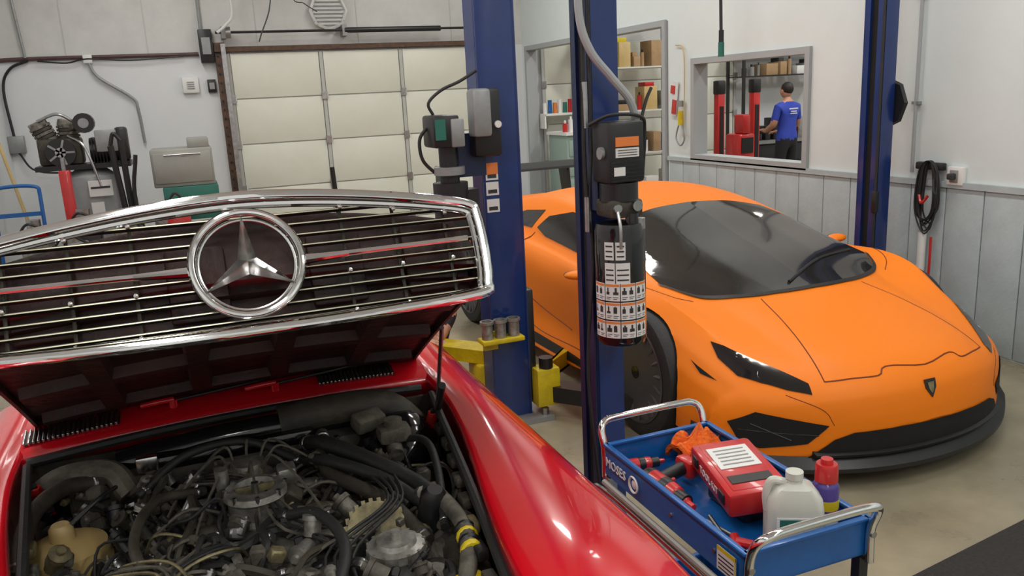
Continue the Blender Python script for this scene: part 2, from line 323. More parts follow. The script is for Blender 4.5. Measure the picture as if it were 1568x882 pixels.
# ---- ceiling lights
def light(x,y,w,L=1.8):
    b=B(); b.bb(x-.16,x+.16,y-L/2,y+L/2,H-.09,H-.001,mWhite,bev=.01)
    for k in(-.08,.08): b.cyl((x+k,y-L/2+.03,H-.11),(x+k,y+L/2-.03,H-.11),.015,mLens,n=10)
    o=b.make('fluorescent_light')
    l=bpy.data.lights.new('tube_light','AREA'); l.shape='RECTANGLE'; l.size=.3; l.size_y=L; l.energy=w; l.color=(1,.985,.95)
    lo=bpy.data.objects.new('tube_light',l); scn.collection.objects.link(lo); lo.location=(x,y,H-.14); lo.parent=o
for x in(-.3,3.1):
    for y in(-2.4,.2,3.2,6.0,8.9): light(x,y,37)
for x in(6.5,9,11.5): 
    for y in(4,8.5): light(x,y,52)
# ---------------------------------------------------------------- adjacent room stuff
random.seed(11)
def shelf(name,x0,x1,y0,y1,zs,stuff=True,mm=mGrey,pal=None):
    b=B(); pal=pal or [mCard,mCard,mCard,mRedO,mWhite,mBlack,mCard,mYellow,mCart,mTan,mLabel,mGrey,mBlack,mLabel]
    for x in(x0,x1):
        for y in(y0,y1): b.bb(x-.02,x+.02,y-.02,y+.02,0,zs[-1]+.05,mm)
    for z in zs: b.bb(x0,x1,y0,y1,z-.02,z,mLabel if mm==mGrey else mm)
    for z in zs:
        x=x0+.05
        while x<x1-.1:
            m=random.choice(pal); r=random.random()
            if r<.35:
                w=random.uniform(.05,.10); h=random.uniform(.12,.26); b.cyl((x+w/2,y0+.12,z),(x+w/2,y0+.12,z+h),w*.45,m,n=10); b.cyl((x+w/2,y0+.12,z+h),(x+w/2,y0+.12,z+h+.04),w*.2,mBlack,n=8)
            else:
                w=random.uniform(.1,.3); h=random.uniform(.08,.36); b.box((x+w/2,y0+.2,z+h/2),(w*.96,.3,h),m if r<.6 else random.choice([mCard,mLabel,mGrey]),rot=(0,0,random.uniform(-6,6)),bev=.006)
                if random.random()<.4: b.box((x+w/2,y0+.2,z+h+.03),(w*.7,.2,.06),random.choice(pal),bev=.005)
            x+=w+random.uniform(.01,.07)
    return b.make(name)
shelf('storage_shelf',5.55,6.75,10.4,10.9,[.35,.9,1.5,2.1,2.7])
b=B(); b.bb(4.85,5.4,10.3,10.9,.05,1.22,mTeal,bev=.01)
for k in range(4): b.bb(4.88,5.37,10.285,10.3,.12+k*.27,.34+k*.27,mTeal,bev=.006); b.bb(5.0,5.25,10.27,10.285,.27+k*.27,.29+k*.27,mSteel)
b.bb(4.82,5.43,10.25,10.92,1.22,1.26,mWhite)
for k in range(6): b.cyl((4.9+k*.09,10.45,1.26),(4.9+k*.09,10.45,1.26+.12+.05*(k%3)),.035,[mRedO,mWhite,mYellow,mCart,mWhite,mLabel][k]); b.cyl((4.9+k*.09,10.45,1.38+.05*(k%3)),(4.9+k*.09,10.45,1.42+.05*(k%3)),.015,mWhite)
b.make('tool_cabinet')
b=B(); b.bb(4.83,5.43,10.95,11.2,1.48,1.51,mWhite)
for k in range(7): b.cyl((4.88+k*.08,11.07,1.51),(4.88+k*.08,11.07,1.66+.04*(k%2)),.03,[mWhite,mCart,mLabelO,mWhite,mGreen,mRedO,mWhite][k])
for x in(4.83,5.43): b.bb(x-.01,x+.01,10.95,11.23,1.3,1.5,mWhite)
b.make('wall_shelf')
for (x,y) in[(6.95,9.76),(7.42,9.6)]:
    b=B(); b.bb(x-.055,x+.055,y-.055,y+.055,0,1.78,mRedO,bev=.01); b.bb(x-.2,x+.2,y-.2,y+.2,0,.04,mRedO); b.bb(x-.03,x+.03,y-.065,y-.055,.3,1.5,mBlack); b.bb(x-.065,x+.065,y-.065,y+.065,1.66,1.85,mBlack,bev=.02); b.make('red_lift_post')
b=B(); b.bb(6.72,6.98,9.0,9.3,.1,1.15,mRedO,bev=.03); b.bb(6.76,6.94,8.985,9.0,.9,1.1,mBlack); b.bb(6.78,6.9,9.0,9.2,1.15,1.4,mRedO,bev=.02)
for x in(6.78,6.93): b.cyl((x,9.15,0),(x,9.15,.1),.05,mBlackR)
b.make('welder_cart')
shelf('storage_shelf',8.1,9.9,10.75,11.15,[1.9,2.3],mm=mBlack,pal=[mBlack,mCard,mBlack,mGrey,mInk])
b=B(); b.bb(8.35,9.3,10.7,11.2,.1,.85,mBlack,bev=.03); b.bb(8.3,9.35,10.65,11.2,.85,.90,mGrey)
for k in range(6): b.bb(8.37+k*.16,8.47+k*.16,10.75,11.0,.90,1.0+.12*(k%3),random.choice([mRedO,mSteel,mBlack,mBlack]),bev=.01)
for x in(8.4,9.25): b.cyl((x,10.85,0),(x,10.85,.1),.05,mBlackR)
b.make('work_bench')
# ---- people
def skin(name,verts,edges,radii,root=0,sub=2):
    me=bpy.data.meshes.new(name); me.from_pydata(verts,edges,[]); ob=bpy.data.objects.new(name,me); scn.collection.objects.link(ob)
    md=ob.modifiers.new('s','SKIN'); 
    for i,r in enumerate(radii):
        sv=me.skin_vertices[0].data[i]; sv.radius=r if hasattr(r,'__len__') else (r,r); sv.use_root=(i==root)
    sb=ob.modifiers.new('d','SUBSURF'); sb.levels=sub; sb.render_levels=sub
    bpy.context.view_layer.update()
    ev=ob.evaluated_get(bpy.context.evaluated_depsgraph_get()); m2=bpy.data.meshes.new_from_object(ev)
    bpy.data.objects.remove(ob); return m2
def headmesh(b,M):
    def S(c,r,m,n=16):
        bm=bmesh.new(); bmesh.ops.create_uvsphere(bm,u_segments=n,v_segments=n//2+2,radius=1); bmesh.ops.scale(bm,vec=r,verts=bm.verts); b.addbm(bm,m,M@Matrix.Translation(c))
    S((0,.0,0),(.078,.095,.115),mSkin,20); S((0,-.022,.028),(.085,.095,.098),mHair,20)
    for s_ in(-1,1): S((s_*.078,.0,-.01),(.012,.022,.032),mSkin,10); S((s_*.03,.085,.01),(.012,.01,.008),mWhite,8); S((s_*.03,.093,.01),(.006,.005,.006),mInk,8)
    S((0,.098,-.015),(.013,.018,.022),mSkin,8); S((0,.088,-.05),(.024,.01,.007),mRedO,8)
def hand(b,M,s_):
    def P(x,y,z): return M@V((x,y,z))
    bm=bmesh.new(); bmesh.ops.create_uvsphere(bm,u_segments=12,v_segments=8,radius=1); bmesh.ops.scale(bm,vec=(.042,.05,.016),verts=bm.verts); b.addbm(bm,mSkin,M@Matrix.Translation((0,.045,0)))
    b.tube([P(0,-.04,0),P(0,.03,0)],.026,mSkin,n=10)
    for k,L in enumerate((.062,.075,.07,.055)):
        x=-.030+k*.020; b.tube([P(x,.075,0),P(x*1.1,.075+L*.5,-.006),P(x*1.1,.075+L*.85,-.022),P(x*1.1,.075+L*.95,-.040)],lambda t:.0095-.002*t,mSkin,n=8)
    b.tube([P(s_*.03,.02,0),P(s_*.055,.05,-.01),P(s_*.058,.08,-.02)],lambda t:.012-.003*t,mSkin,n=8)
pv=[(0,0,.95),(0,0,1.1),(0,0.0,1.28),(0,-.01,1.42),(0,.0,1.52),(0,.02,1.58),
 (-.19,0,1.42),(-.25,.03,1.17),(-.17,.25,1.08),(-.13,.33,1.09),
 (.19,0,1.42),(.26,.02,1.17),(.20,.24,1.05),(.16,.32,1.05),
 (-.1,0,.90),(-.12,.03,.5),(-.13,-.02,.1),(-.13,.1,.05),
 (.1,0,.90),(.12,.02,.5),(.13,-.03,.1),(.13,.1,.05)]
pe=[(0,1),(1,2),(2,3),(3,4),(4,5),(3,6),(6,7),(7,8),(8,9),(3,10),(10,11),(11,12),(12,13),(0,14),(14,15),(15,16),(16,17),(0,18),(18,19),(19,20),(20,21)]
pr=[(.16,.12),(.15,.11),(.17,.115),(.17,.10),.058,.055,.07,.052,.038,.03,.07,.052,.038,.03,.105,.068,.045,.04,.105,.068,.045,.04]
def person(name,verts,M,matf,mats):
    pm=skin('p',verts,pe,pr)
    for m in mats: pm.materials.append(m)
    for p in pm.polygons: p.use_smooth=True; p.material_index=matf(p.center)
    e=empty(name,M); ob=bpy.data.objects.new('body',pm); scn.collection.objects.link(ob); ob.parent=e; return e
def mf(c):
    arm=(abs(c.x)>.14 and c.z<1.24 and c.z>1.0 and (abs(c.x)>.2 or c.y>.13))
    return 2 if (c.z>1.50 or arm) else 0 if c.z>.96 else 1 if c.z>.46 else 2 if c.z>.12 else 3
man=person('man',pv,TR(8.32,10.0,0,rz=8),mf,(mShirt,mShort,mSkin,mBlack))
b=B(); headmesh(b,TR(0,.03,1.66)); b.make('head',parent=man)
b=B(); hand(b,TR(-.13,.33,1.09),1); hand(b,TR(.16,.33,1.05),-1); b.make('hands',parent=man)
b=B(); b.box((0,-.122,1.40),(.18,.003,.02),mLabel);b.box((0,-.126,1.36),(.12,.003,.015),mLabel);b.box((0,-.126,1.33),(.14,.003,.012),mLabel); b.make('shirt_print',parent=man)
cv=[(0,0,.30),(0,.06,.45),(0,.15,.60),(0,.22,.72),(0,.27,.80),(0,.30,.86),
 (-.19,.22,.72),(-.25,.33,.50),(-.12,.42,.40),(-.08,.45,.38),
 (.19,.22,.72),(.22,.36,.56),(.10,.50,.46),(.06,.57,.44),
 (-.1,.02,.30),(-.17,.38,.42),(-.15,.10,.10),(-.15,.22,.05),
 (.1,.02,.30),(.17,.36,.30),(.15,.05,.12),(.15,.18,.05)]
def mf2(c):
    arm=(c.y>.30 and c.z>.36 and c.z<.62 and not (abs(c.x)>.12 and c.z<.5 and c.y<.42 and c.x<0))
    return 2 if (c.z>.82 or arm) else 0 if c.z>.40 and c.y<.34 else 3 if c.z<.09 else 1
mec=person('mechanic',cv,TR(1.08,5.0,0,rz=192),mf2,(mShirtG,mShort,mSkin,mBlack))
b=B(); headmesh(b,TR(0,.35,.93,rx=-25)); b.make('head',parent=mec)
b=B(); hand(b,TR(-.08,.45,.38,rx=-10),1); hand(b,TR(.06,.57,.44,rx=-8),-1); b.make('hands',parent=mec)
# ---------------------------------------------------------------- lift posts
def post(cx,cy,w,d,m,open_dir=0,h=3.75,t=.02):
    b=B()
    b.bb(cx-w/2,cx+w/2,cy-d/2,cy-d/2+t,0.03,h,m,bev=.006); b.bb(cx-w/2,cx+w/2,cy+d/2-t,cy+d/2,0.03,h,m,bev=.006)
    if open_dir>0: b.bb(cx-w/2,cx-w/2+t,cy-d/2+t,cy+d/2-t,0.03,h,m); fx=cx+w/2
    else: b.bb(cx+w/2-t,cx+w/2,cy-d/2+t,cy+d/2-t,0.03,h,m); fx=cx-w/2
    k=d*.15
    for s_ in(-1,1): b.bb(fx-t if open_dir>0 else fx,fx if open_dir>0 else fx+t,cy+s_*(d/2-k)-k,cy+s_*(d/2-k)+k,.03,h,m)
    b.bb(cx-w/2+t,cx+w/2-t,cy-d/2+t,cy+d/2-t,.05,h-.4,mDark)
    b.bb(cx-w/2-.1,cx+w/2+.1,cy-d/2-.09,cy+d/2+.09,0,.03,mGrey)
    for sx in(-1,1):
        for sy in(-1,1): b.cyl((cx+sx*(w/2+.06),cy+sy*(d/2+.05),.03),(cx+sx*(w/2+.06),cy+sy*(d/2+.05),.07),.02,mSteel,n=6)
    return b
ax,ay=1.525,4.14
b=post(ax,ay,.215,.18,mBlue,1)
yf=ay-.09
b.bb(1.35,1.50,yf-.10,yf,1.50,1.84,mBlack,bev=.02); b.bb(1.34,1.44,yf-.13,yf-.02,1.60,1.84,mGrey,bev=.02); b.cyl((1.475,yf-.10,1.66),(1.475,yf-.115,1.66),.018,mWhite)
for z0,z1,mm in[(1.37,1.46,mLabelO),(1.29,1.36,mLabel),(1.20,1.27,mLabel)]: b.bb(1.43,1.50,yf-.002,yf,z0,z1,mm); b.bb(1.44,1.49,yf-.003,yf,z0+.01,z0+.03,mInk)
b.bb(1.431,1.50,yf-.0025,yf,1.37,1.40,mLabel)
b.bb(1.24,1.43,yf-.02,yf+.03,1.4,1.62,mBlueD); b.bb(1.13,1.27,yf-.12,yf+.08,1.56,1.72,mBlack,bev=.015); b.bb(1.14,1.19,yf-.135,yf-.12,1.6,1.7,mGreen); b.bb(1.22,1.29,yf-.13,yf,1.56,1.70,mGrey,bev=.01)
b.cyl((1.23,yf-.02,1.36),(1.23,yf-.02,1.56),.05,mBlack); b.cyl((1.23,yf-.02,1.42),(1.23,yf-.02,1.46),.08,mGrey); b.cyl((1.23,yf-.02,1.08),(1.23,yf-.02,1.38),.09,mBlack,n=20)
b.cyl((1.32,yf-.02,1.08),(1.32,yf-.02,1.34),.06,mBlack)
b.tube([(1.13,yf,1.66),(1.09,yf,1.60),(1.10,yf,1.5),(1.17,yf,1.42)],.009,mBlackR); b.tube([(1.17,yf,1.72),(1.15,yf,1.78),(1.22,yf,1.84),(1.32,yf,1.88),(1.41,yf-.01,1.93)],.008,mBlackR)
b.bb(ax+.09,ax+.15,ay-.08,ay+.08,.10,.75,mBlack,bev=.01)
b.prism([(ax+.12,ay-.05,.10),(ax+.20,ay+.05,.10),(ax+.62,ay-.50,.10),(ax+.54,ay-.57,.10)],(0,0,.09),mBlack)
b.prism([(ax+.14,ay-.04,.12),(ax+.20,ay+.06,.12),(ax+.85,ay+.60,.12),(ax+.80,ay+.68,.12)],(0,0,.09),mYellow)
b.bb(ax+.12,ax+.26,ay-.16,ay-.04,.08,.30,mYellow,bev=.01); b.cyl((ax+.19,ay-.12,.30),(ax+.19,ay-.12,.36),.04,mBlack)
b.bb(1.33,1.57,yf-.10,yf,.50,.525,mYellow,bev=.005); b.bb(1.36,1.44,yf-.02,yf,.45,.55,mYellow)
for k in range(3): b.lathe([(0,0),(.031,0),(.031,.08),(.038,.085),(.038,.10),(.028,.10),(.026,.04),(0,.04)],(1.37+k*.076,yf-.055,.525),(0,0,1),mAluL,n=16)
b.prism([(ax-.10,ay+.10,.30),(ax-.04,ay+.26,.30),(ax-.32,ay+.58,.30),(ax-.42,ay+.48,.30)],(0,0,.08),mYellow); b.bb(ax-.14,ax+.02,ay+.09,ay+.29,0,.30,mYellow,bev=.02); b.cyl((ax-.35,ay+.50,.38),(ax-.35,ay+.50,.43),.06,mBlackR); b.cyl((ax-.35,ay+.50,0),(ax-.35,ay+.50,.3),.03,mYellow)
b.make('two_post_lift_column')
b=post(4.34,4.32,.13,.165,mBlue,-1)
b.tube([(4.26,4.22,.4),(4.25,4.21,2),(4.255,4.22,3.6)],.009,mBlackR); b.bb(4.24,4.28,4.20,4.24,.9,1.05,mBlack,bev=.01)
b.lathe([(0,0),(.16,0),(.17,.02),(.12,.07),(0,.08)],(4.41,4.32,1.62),(1,0,0),mBlack,n=8)
b.make('two_post_lift_column')
bx,by=1.325,2.58
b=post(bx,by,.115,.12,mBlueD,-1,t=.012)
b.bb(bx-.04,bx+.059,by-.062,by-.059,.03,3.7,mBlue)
yf=by-.06
b.tube([(1.245,yf-.03,1.35),(1.235,yf-.03,1.6),(1.24,yf-.03,2.0),(1.245,yf-.03,3.7)],.007,mBlackR)
b.tube([(1.268,yf-.015,2.6),(1.27,yf-.015,1.7),(1.25,yf-.03,1.45),(1.26,yf-.02,1.2),(1.23,yf-.02,.8),(1.27,yf-.02,.3)],.006,mBlackR)
b.cyl((1.242,yf-.03,1.68),(1.242,yf-.03,1.83),.010,mSteel); b.cyl((1.242,yf-.03,1.33),(1.242,yf-.03,1.45),.011,mSteel)
b.tube([(1.19,yf-.07,3.3),(1.215,yf-.07,2.3),(1.21,yf-.07,2.05),(1.24,yf-.08,1.93),(1.31,yf-.09,1.84),(1.38,yf-.09,1.76),(1.405,yf-.08,1.68),(1.40,yf-.08,1.62)],.0135,mHose,n=10,res=12)
for k in range(5): b.cyl((1.40,yf-.08,1.60+k*.015),(1.40,yf-.08,1.608+k*.015),.018,mGrey)
b.tube([(1.24,yf-.06,1.69),(1.29,yf-.12,1.72),(1.41,yf-.10,1.71),(1.445,yf-.07,1.66),(1.44,yf-.06,1.5)],.006,mBlackR)
b.tube([(1.41,yf-.07,1.62),(1.46,yf-.05,1.75),(1.49,yf-.04,1.80)],.006,mBlackR)
px,py=1.322,yf-.105
b.box((px,py,1.60),(.135,.12,.20),mBlack,bev=.012)
for k in range(6): b.box((px,py-.0605,1.51+k*.012),(.12,.004,.004),mBlackG)
b.box((px,py-.062,1.635),(.085,.004,.03),mLabelO); b.box((px,py-.062,1.60),(.085,.004,.03),mLabel); b.box((px-.03,py-.064,1.54),(.04,.004,.028),mLabel)
for k in range(3): b.box((px,py-.0645,1.592+k*.008),(.07,.002,.002),mInk)
b.cyl((px-.068,py-.02,1.60),(px-.08,py-.02,1.60),.02,mGrey)
b.cyl((px,py,1.44),(px,py,1.50),.065,mBlack); b.box((px,py,1.415),(.12,.12,.06),mRust,bev=.012); b.cyl((px-.04,py-.07,1.42),(px-.04,py-.055,1.42),.014,mSteel); b.cyl((px+.03,py-.075,1.425),(px+.03,py-.055,1.425),.018,mSteel)
b.cyl((px+.05,py-.05,1.38),(px+.05,py-.05,1.345),.018,mSteel); b.tube([(px-.04,py-.06,1.42),(px-.045,py-.09,1.36),(px-.045,py-.09,1.29)],.0055,mSteel)
b.lathe([(0,.945),(.08,.95),(.086,.965),(.086,1.34),(.08,1.365),(0,1.375)],(px,py,0),(0,0,1),mBlackG,n=36)
b.cyl((px+.02,py-.05,1.365),(px+.02,py-.05,1.40),.022,mBlackG)
def wrap(b,cx,cy,r,a0,a1,z0,z1,m,n=6):
    pts=[(cx+r*math.cos(rad(a0+(a1-a0)*k/n)),cy+r*math.sin(rad(a0+(a1-a0)*k/n))) for k in range(n+1)]
    b.add([(x,y,z0) for x,y in pts]+[(x,y,z1) for x,y in pts],[(k,k+1,k+n+2,k+n+1) for k in range(n)],m)
fa=math.degrees(math.atan2(-py,-px))
rr=.0868
for (a0,a1,z0,z1) in[(-36,-14,1.25,1.31),(-10,12,1.25,1.31),(-10,22,1.17,1.24),(-36,-12,1.17,1.24)]:
    wrap(b,px,py,rr,fa+a0,fa+a1,z0,z1,mLabel)
    for k in range(3): wrap(b,px,py,rr+.0006,fa+a0+3,fa+a1-3,z0+.010+k*.017,z0+.015+k*.017,mInk)
random.seed(8)
for row,z0 in enumerate([1.11,1.045,.98]):
    for a0,a1 in[(-72,-38),(-36,-2),(0,34),(36,70)]:
        wrap(b,px,py,rr,fa+a0,fa+a1,z0,z0+.06,mLabel); wrap(b,px,py,rr+.0006,fa+a0+1,fa+a1-1,z0+.050,z0+.058,mLabelO)
        for q in range(2):
            c0=a0+3+q*16; w_=random.uniform(7,12); wrap(b,px,py,rr+.0006,fa+c0,fa+c0+w_,z0+.022,z0+.028+random.uniform(0,.016),mInk); wrap(b,px,py,rr+.0006,fa+c0+w_*.3,fa+c0+w_*.7,z0+.022,z0+.046,mInk)
            wrap(b,px,py,rr+.0006,fa+c0,fa+c0+12,z0+.012,z0+.014,mInk); wrap(b,px,py,rr+.0006,fa+c0,fa+c0+9,z0+.006,z0+.008,mInk)
b.bb(px-.05,px+.08,yf-.05,yf+.01,1.40,1.62,mBlueD)
b.make('two_post_lift_column')
# ---------------------------------------------------------------- sports car
ST=[(-3.50,[(0,.30),(.60,.30),(.75,.34),(.84,.45),(.87,.58),(.86,.70),(.82,.80),(.72,.85),(.6,.87),(.48,.88),(.35,.89),(.18,.895),(0,.90)]),
(-3.2,[(0,.2),(.70,.20),(.86,.26),(.93,.42),(.955,.58),(.94,.72),(.88,.83),(.78,.86),(.66,.88),(.54,.90),(.40,.925),(.2,.94),(0,.945)]),
(-2.62,[(0,.14),(.78,.14),(.90,.2),(.955,.40),(.965,.58),(.965,.74),(.91,.86),(.80,.89),(.70,.92),(.60,.96),(.48,.99),(.25,1.015),(0,1.025)]),
(-2.1,[(0,.12),(.82,.12),(.93,.18),(.94,.35),(.95,.55),(.94,.72),(.88,.84),(.80,.88),(.72,.95),(.63,1.03),(.52,1.09),(.28,1.13),(0,1.14)]),
(-1.65,[(0,.12),(.84,.12),(.93,.17),(.90,.33),(.92,.52),(.93,.69),(.88,.80),(.80,.84),(.73,.95),(.64,1.06),(.53,1.135),(.28,1.175),(0,1.185)]),
(-1.2,[(0,.12),(.84,.12),(.92,.17),(.87,.32),(.90,.50),(.92,.66),(.87,.765),(.80,.81),(.735,.92),(.66,1.02),(.56,1.10),(.28,1.155),(0,1.17)]),
(-.8,[(0,.12),(.84,.12),(.91,.17),(.87,.3),(.90,.48),(.925,.64),(.89,.745),(.82,.785),(.75,.865),(.685,.945),(.59,1.01),(.30,1.065),(0,1.08)]),
(-.45,[(0,.12),(.83,.12),(.91,.17),(.92,.3),(.945,.47),(.95,.63),(.91,.735),(.83,.77),(.765,.805),(.70,.855),(.60,.90),(.32,.945),(0,.957)]),
(-.12,[(0,.12),(.83,.12),(.91,.18),(.945,.32),(.965,.47),(.972,.62),(.945,.725),(.85,.772),(.76,.762),(.67,.776),(.56,.80),(.30,.835),(0,.845)]),
(.2,[(0,.12),(.83,.12),(.91,.18),(.95,.32),(.965,.46),(.965,.60),(.93,.685),(.83,.738),(.70,.700),(.57,.690),(.45,.712),(.24,.732),(0,.74)]),
(.5,[(0,.12),(.82,.12),(.92,.17),(.95,.3),(.958,.43),(.945,.53),(.89,.605),(.78,.655),(.65,.632),(.53,.628),(.43,.652),(.22,.666),(0,.67)]),
(.8,[(0,.12),(.80,.12),(.92,.16),(.94,.27),(.935,.36),(.905,.44),(.84,.505),(.74,.545),(.62,.545),(.51,.548),(.42,.566),(.2,.58),(0,.585)]),
(.94,[(0,.12),(.78,.12),(.90,.15),(.91,.24),(.905,.32),(.87,.395),(.80,.445),(.70,.47),(.58,.48),(.46,.492),(.38,.505),(.18,.52),(0,.525)]),
(1.02,[(0,.13),(.74,.13),(.84,.155),(.86,.22),(.855,.285),(.82,.335),(.75,.375),(.66,.395),(.54,.41),(.43,.42),(.32,.43),(.15,.438),(0,.44)]),
(1.045,[(0,.17),(.45,.17),(.52,.185),(.54,.22),(.53,.26),(.51,.29),(.47,.31),(.41,.325),(.34,.335),(.26,.34),(.19,.345),(.1,.35),(0,.35)]),
(1.052,[(0,.23),(.15,.23),(.17,.235),(.18,.245),(.18,.25),(.17,.26),(.15,.265),(.13,.27),(.11,.272),(.08,.275),(.06,.277),(.03,.28),(0,.28)])]
ST=[(x,[(y,z if z<.76 or x>-.3 else .76+(z-.76)*.87) for y,z in q]) for x,q in ST]
def herm(xs,ps,x,lin=0):
    n=len(xs); i=0
    while i<n-2 and x>xs[i+1]: i+=1
    h=xs[i+1]-xs[i]; t=(x-xs[i])/h
    def tan(k):
        if k==0: return (ps[1]-ps[0])/(xs[1]-xs[0])
        if k==n-1: return (ps[-1]-ps[-2])/(xs[-1]-xs[-2])
        return (ps[k+1]-ps[k-1])/(xs[k+1]-xs[k-1])
    a=(2*t**3-3*t*t+1)*ps[i]+(t**3-2*t*t+t)*h*tan(i)+(-2*t**3+3*t*t)*ps[i+1]+(t**3-t*t)*h*tan(i+1)
    return a*(1-lin)+(ps[i]*(1-t)+ps[i+1]*t)*lin if lin else a
def sm(t): t=max(0,min(1,t)); return t*t*(3-2*t)
def swp(x,y): return x-.42*sm((x+.2)/1.2)*(abs(y)/.95)**2.2
xs=[a for a,_ in ST]; rows=[]
for i in range(len(xs)-1):
    n=8 if xs[i+1]-xs[i]>.1 else 4
    for k in range(n): rows.append(xs[i]+(xs[i+1]-xs[i])*k/n)
rows.append(xs[-1]); vs=[]; grid=[]
for x in rows:
    sec=[V((herm(xs,[q[j][0] for _,q in ST],x),herm(xs,[q[j][1] for _,q in ST],x))) for j in range(13)]
    ks=list(range(13)); lk=.85*sm((x+1.2)/1.0)*(1-sm((x-.9)/.12))
    fine=[herm(ks,sec,j+k/5,lk) for j in range(12) for k in range(5)]+[sec[-1]]
    ring=[(p.x,p.y) for p in fine]+[(-p.x,p.y) for p in reversed(fine[1:-1])]
    grid.append([len(vs)+i for i in range(len(ring))]); vs+=[(swp(x,y),y,z) for y,z in ring]
fs=[]; n=len(grid[0])
for a,c in zip(grid[:-1],grid[1:]):
    for j in range(n): fs.append((a[j],a[(j+1)%n],c[(j+1)%n],c[j]))
fs.append(tuple(grid[0])); fs.append(tuple(reversed(grid[-1])))
bodyBVH=BVHTree.FromPolygons([V(v) for v in vs],fs)
h=rad(1.2); fd=V((math.sin(h),-math.cos(h),0)); lf=V((-fd.y,fd.x,0))
CM=Matrix((fd,lf,Z)).transposed().to_4x4(); CM.translation=V((2.99,3.60,0))
car=empty('sports_car',CM)
me=bpy.data.meshes.new('body_shell'); me.from_pydata(vs,[],fs); me.materials.append(mOrange); me.materials.append(mDark)
bm=bmesh.new(); bm.from_mesh(me); bmesh.ops.recalc_face_normals(bm,faces=bm.faces); bm.to_mesh(me); bm.free()
bo=bpy.data.objects.new('body_shell',me); scn.collection.objects.link(bo)
cb=B()
for x,r in((0,.372),(-2.62,.385)):
    for s_ in(-1,1): cb.cyl((x,s_*.62,.342),(x,s_*1.2,.342),r,mDark,n=64)
cut=cb.make('cutter')
md=bo.modifiers.new('b','BOOLEAN'); md.object=cut; md.operation='DIFFERENCE'; md.solver='EXACT'
try: md.material_mode='TRANSFER'
except Exception: pass
bpy.context.view_layer.update()
nm=bpy.data.meshes.new_from_object(bo.evaluated_get(bpy.context.evaluated_depsgraph_get()))
bpy.data.objects.remove(bo); bpy.data.objects.remove(cut)
bm=bmesh.new(); bm.from_mesh(nm)
for f_ in bm.faces: f_.smooth=True
for e in bm.edges:
    if len(e.link_faces)==2 and e.calc_face_angle(0)>rad(26): e.smooth=False
bm.to_mesh(nm); bm.free()
bo=bpy.data.objects.new('body_shell',nm); scn.collection.objects.link(bo); bo.parent=car
def proj(p2,axis,side=1):
    a,c=p2
    if axis=='z': o,d=V((a,c,3)),V((0,0,-1))
    elif axis=='y': o,d=V((a,side*3,c)),V((0,-side,0))
    else: o,d=V((3,a,c)),V((-1,0,0))
    hit,nn,_,_=bodyBVH.ray_cast(o,d)
    if hit is None:
        hit,nn,_,_=bodyBVH.find_nearest(o+d*2.2)
    if nn.dot(d)>0: nn=-nn
    return hit,nn
def decal(b,poly,axis,m,side=1,off=.004,smooth=0,step=.045):
    if smooth: poly=[(p.x,p.y) for p in catmull([(a,c,0) for a,c in poly],smooth,True)]
    bm=bmesh.new(); bm.faces.new([bm.verts.new((a,c,0)) for a,c in poly]); bmesh.ops.triangulate(bm,faces=bm.faces)
    for _ in range(6):
        es=[e for e in bm.edges if e.calc_length()>step]
        if not es: break
        bmesh.ops.subdivide_edges(bm,edges=es,cuts=1); bmesh.ops.triangulate(bm,faces=[f for f in bm.faces if len(f.verts)>3])
    for v in bm.verts:
        hit,nn=proj((v.co.x,v.co.y),axis,side); v.co=hit+nn*off
    b.addbm(bm,m)
def seam(b,pl,axis,m,side=1,r=.0035,res=8,smooth=True):
    P=catmull([(a,c,0) for a,c in pl],res) if smooth else [V((*pl[i],0)).lerp(V((*pl[i+1],0)),k/res) for i in range(len(pl)-1) for k in range(res)]+[V((*pl[-1],0))]
    b.tube([proj((p.x,p.y),axis,side)[0] for p in P],r,m,n=5,smooth=False)
g=B()
def c2(pl,n=6): return [(p.x,p.y) for p in catmull([(a,c,0) for a,c in pl],n)]
top=c2([(-.84,-.52),(-.89,-.3),(-.905,0),(-.89,.3),(-.84,.52)])
base=c2([(-.12,.72),(.06,.60),(.19,.34),(.235,0),(.19,-.34),(.06,-.60),(-.12,-.72)])
sidl=c2([(-.12,-.72),(-.35,-.69),(-.60,-.615),(-.84,-.52)])[1:-1]; sidr=[(a,-c) for a,c in reversed(sidl)]
decal(g,top+sidr+base+sidl,'z',mGlass,off=.005)
decal(g,c2([(-.10,.73),(.08,.61),(.215,.34),(.258,0),(.215,-.34),(.08,-.61),(-.10,-.73)])+[(p[0]-.03,p[1]) for p in reversed(c2([(-.10,.73),(.08,.61),(.215,.34),(.258,0),(.215,-.34),(.08,-.61),(-.10,-.73)]))],'z',mBlack,off=.007)
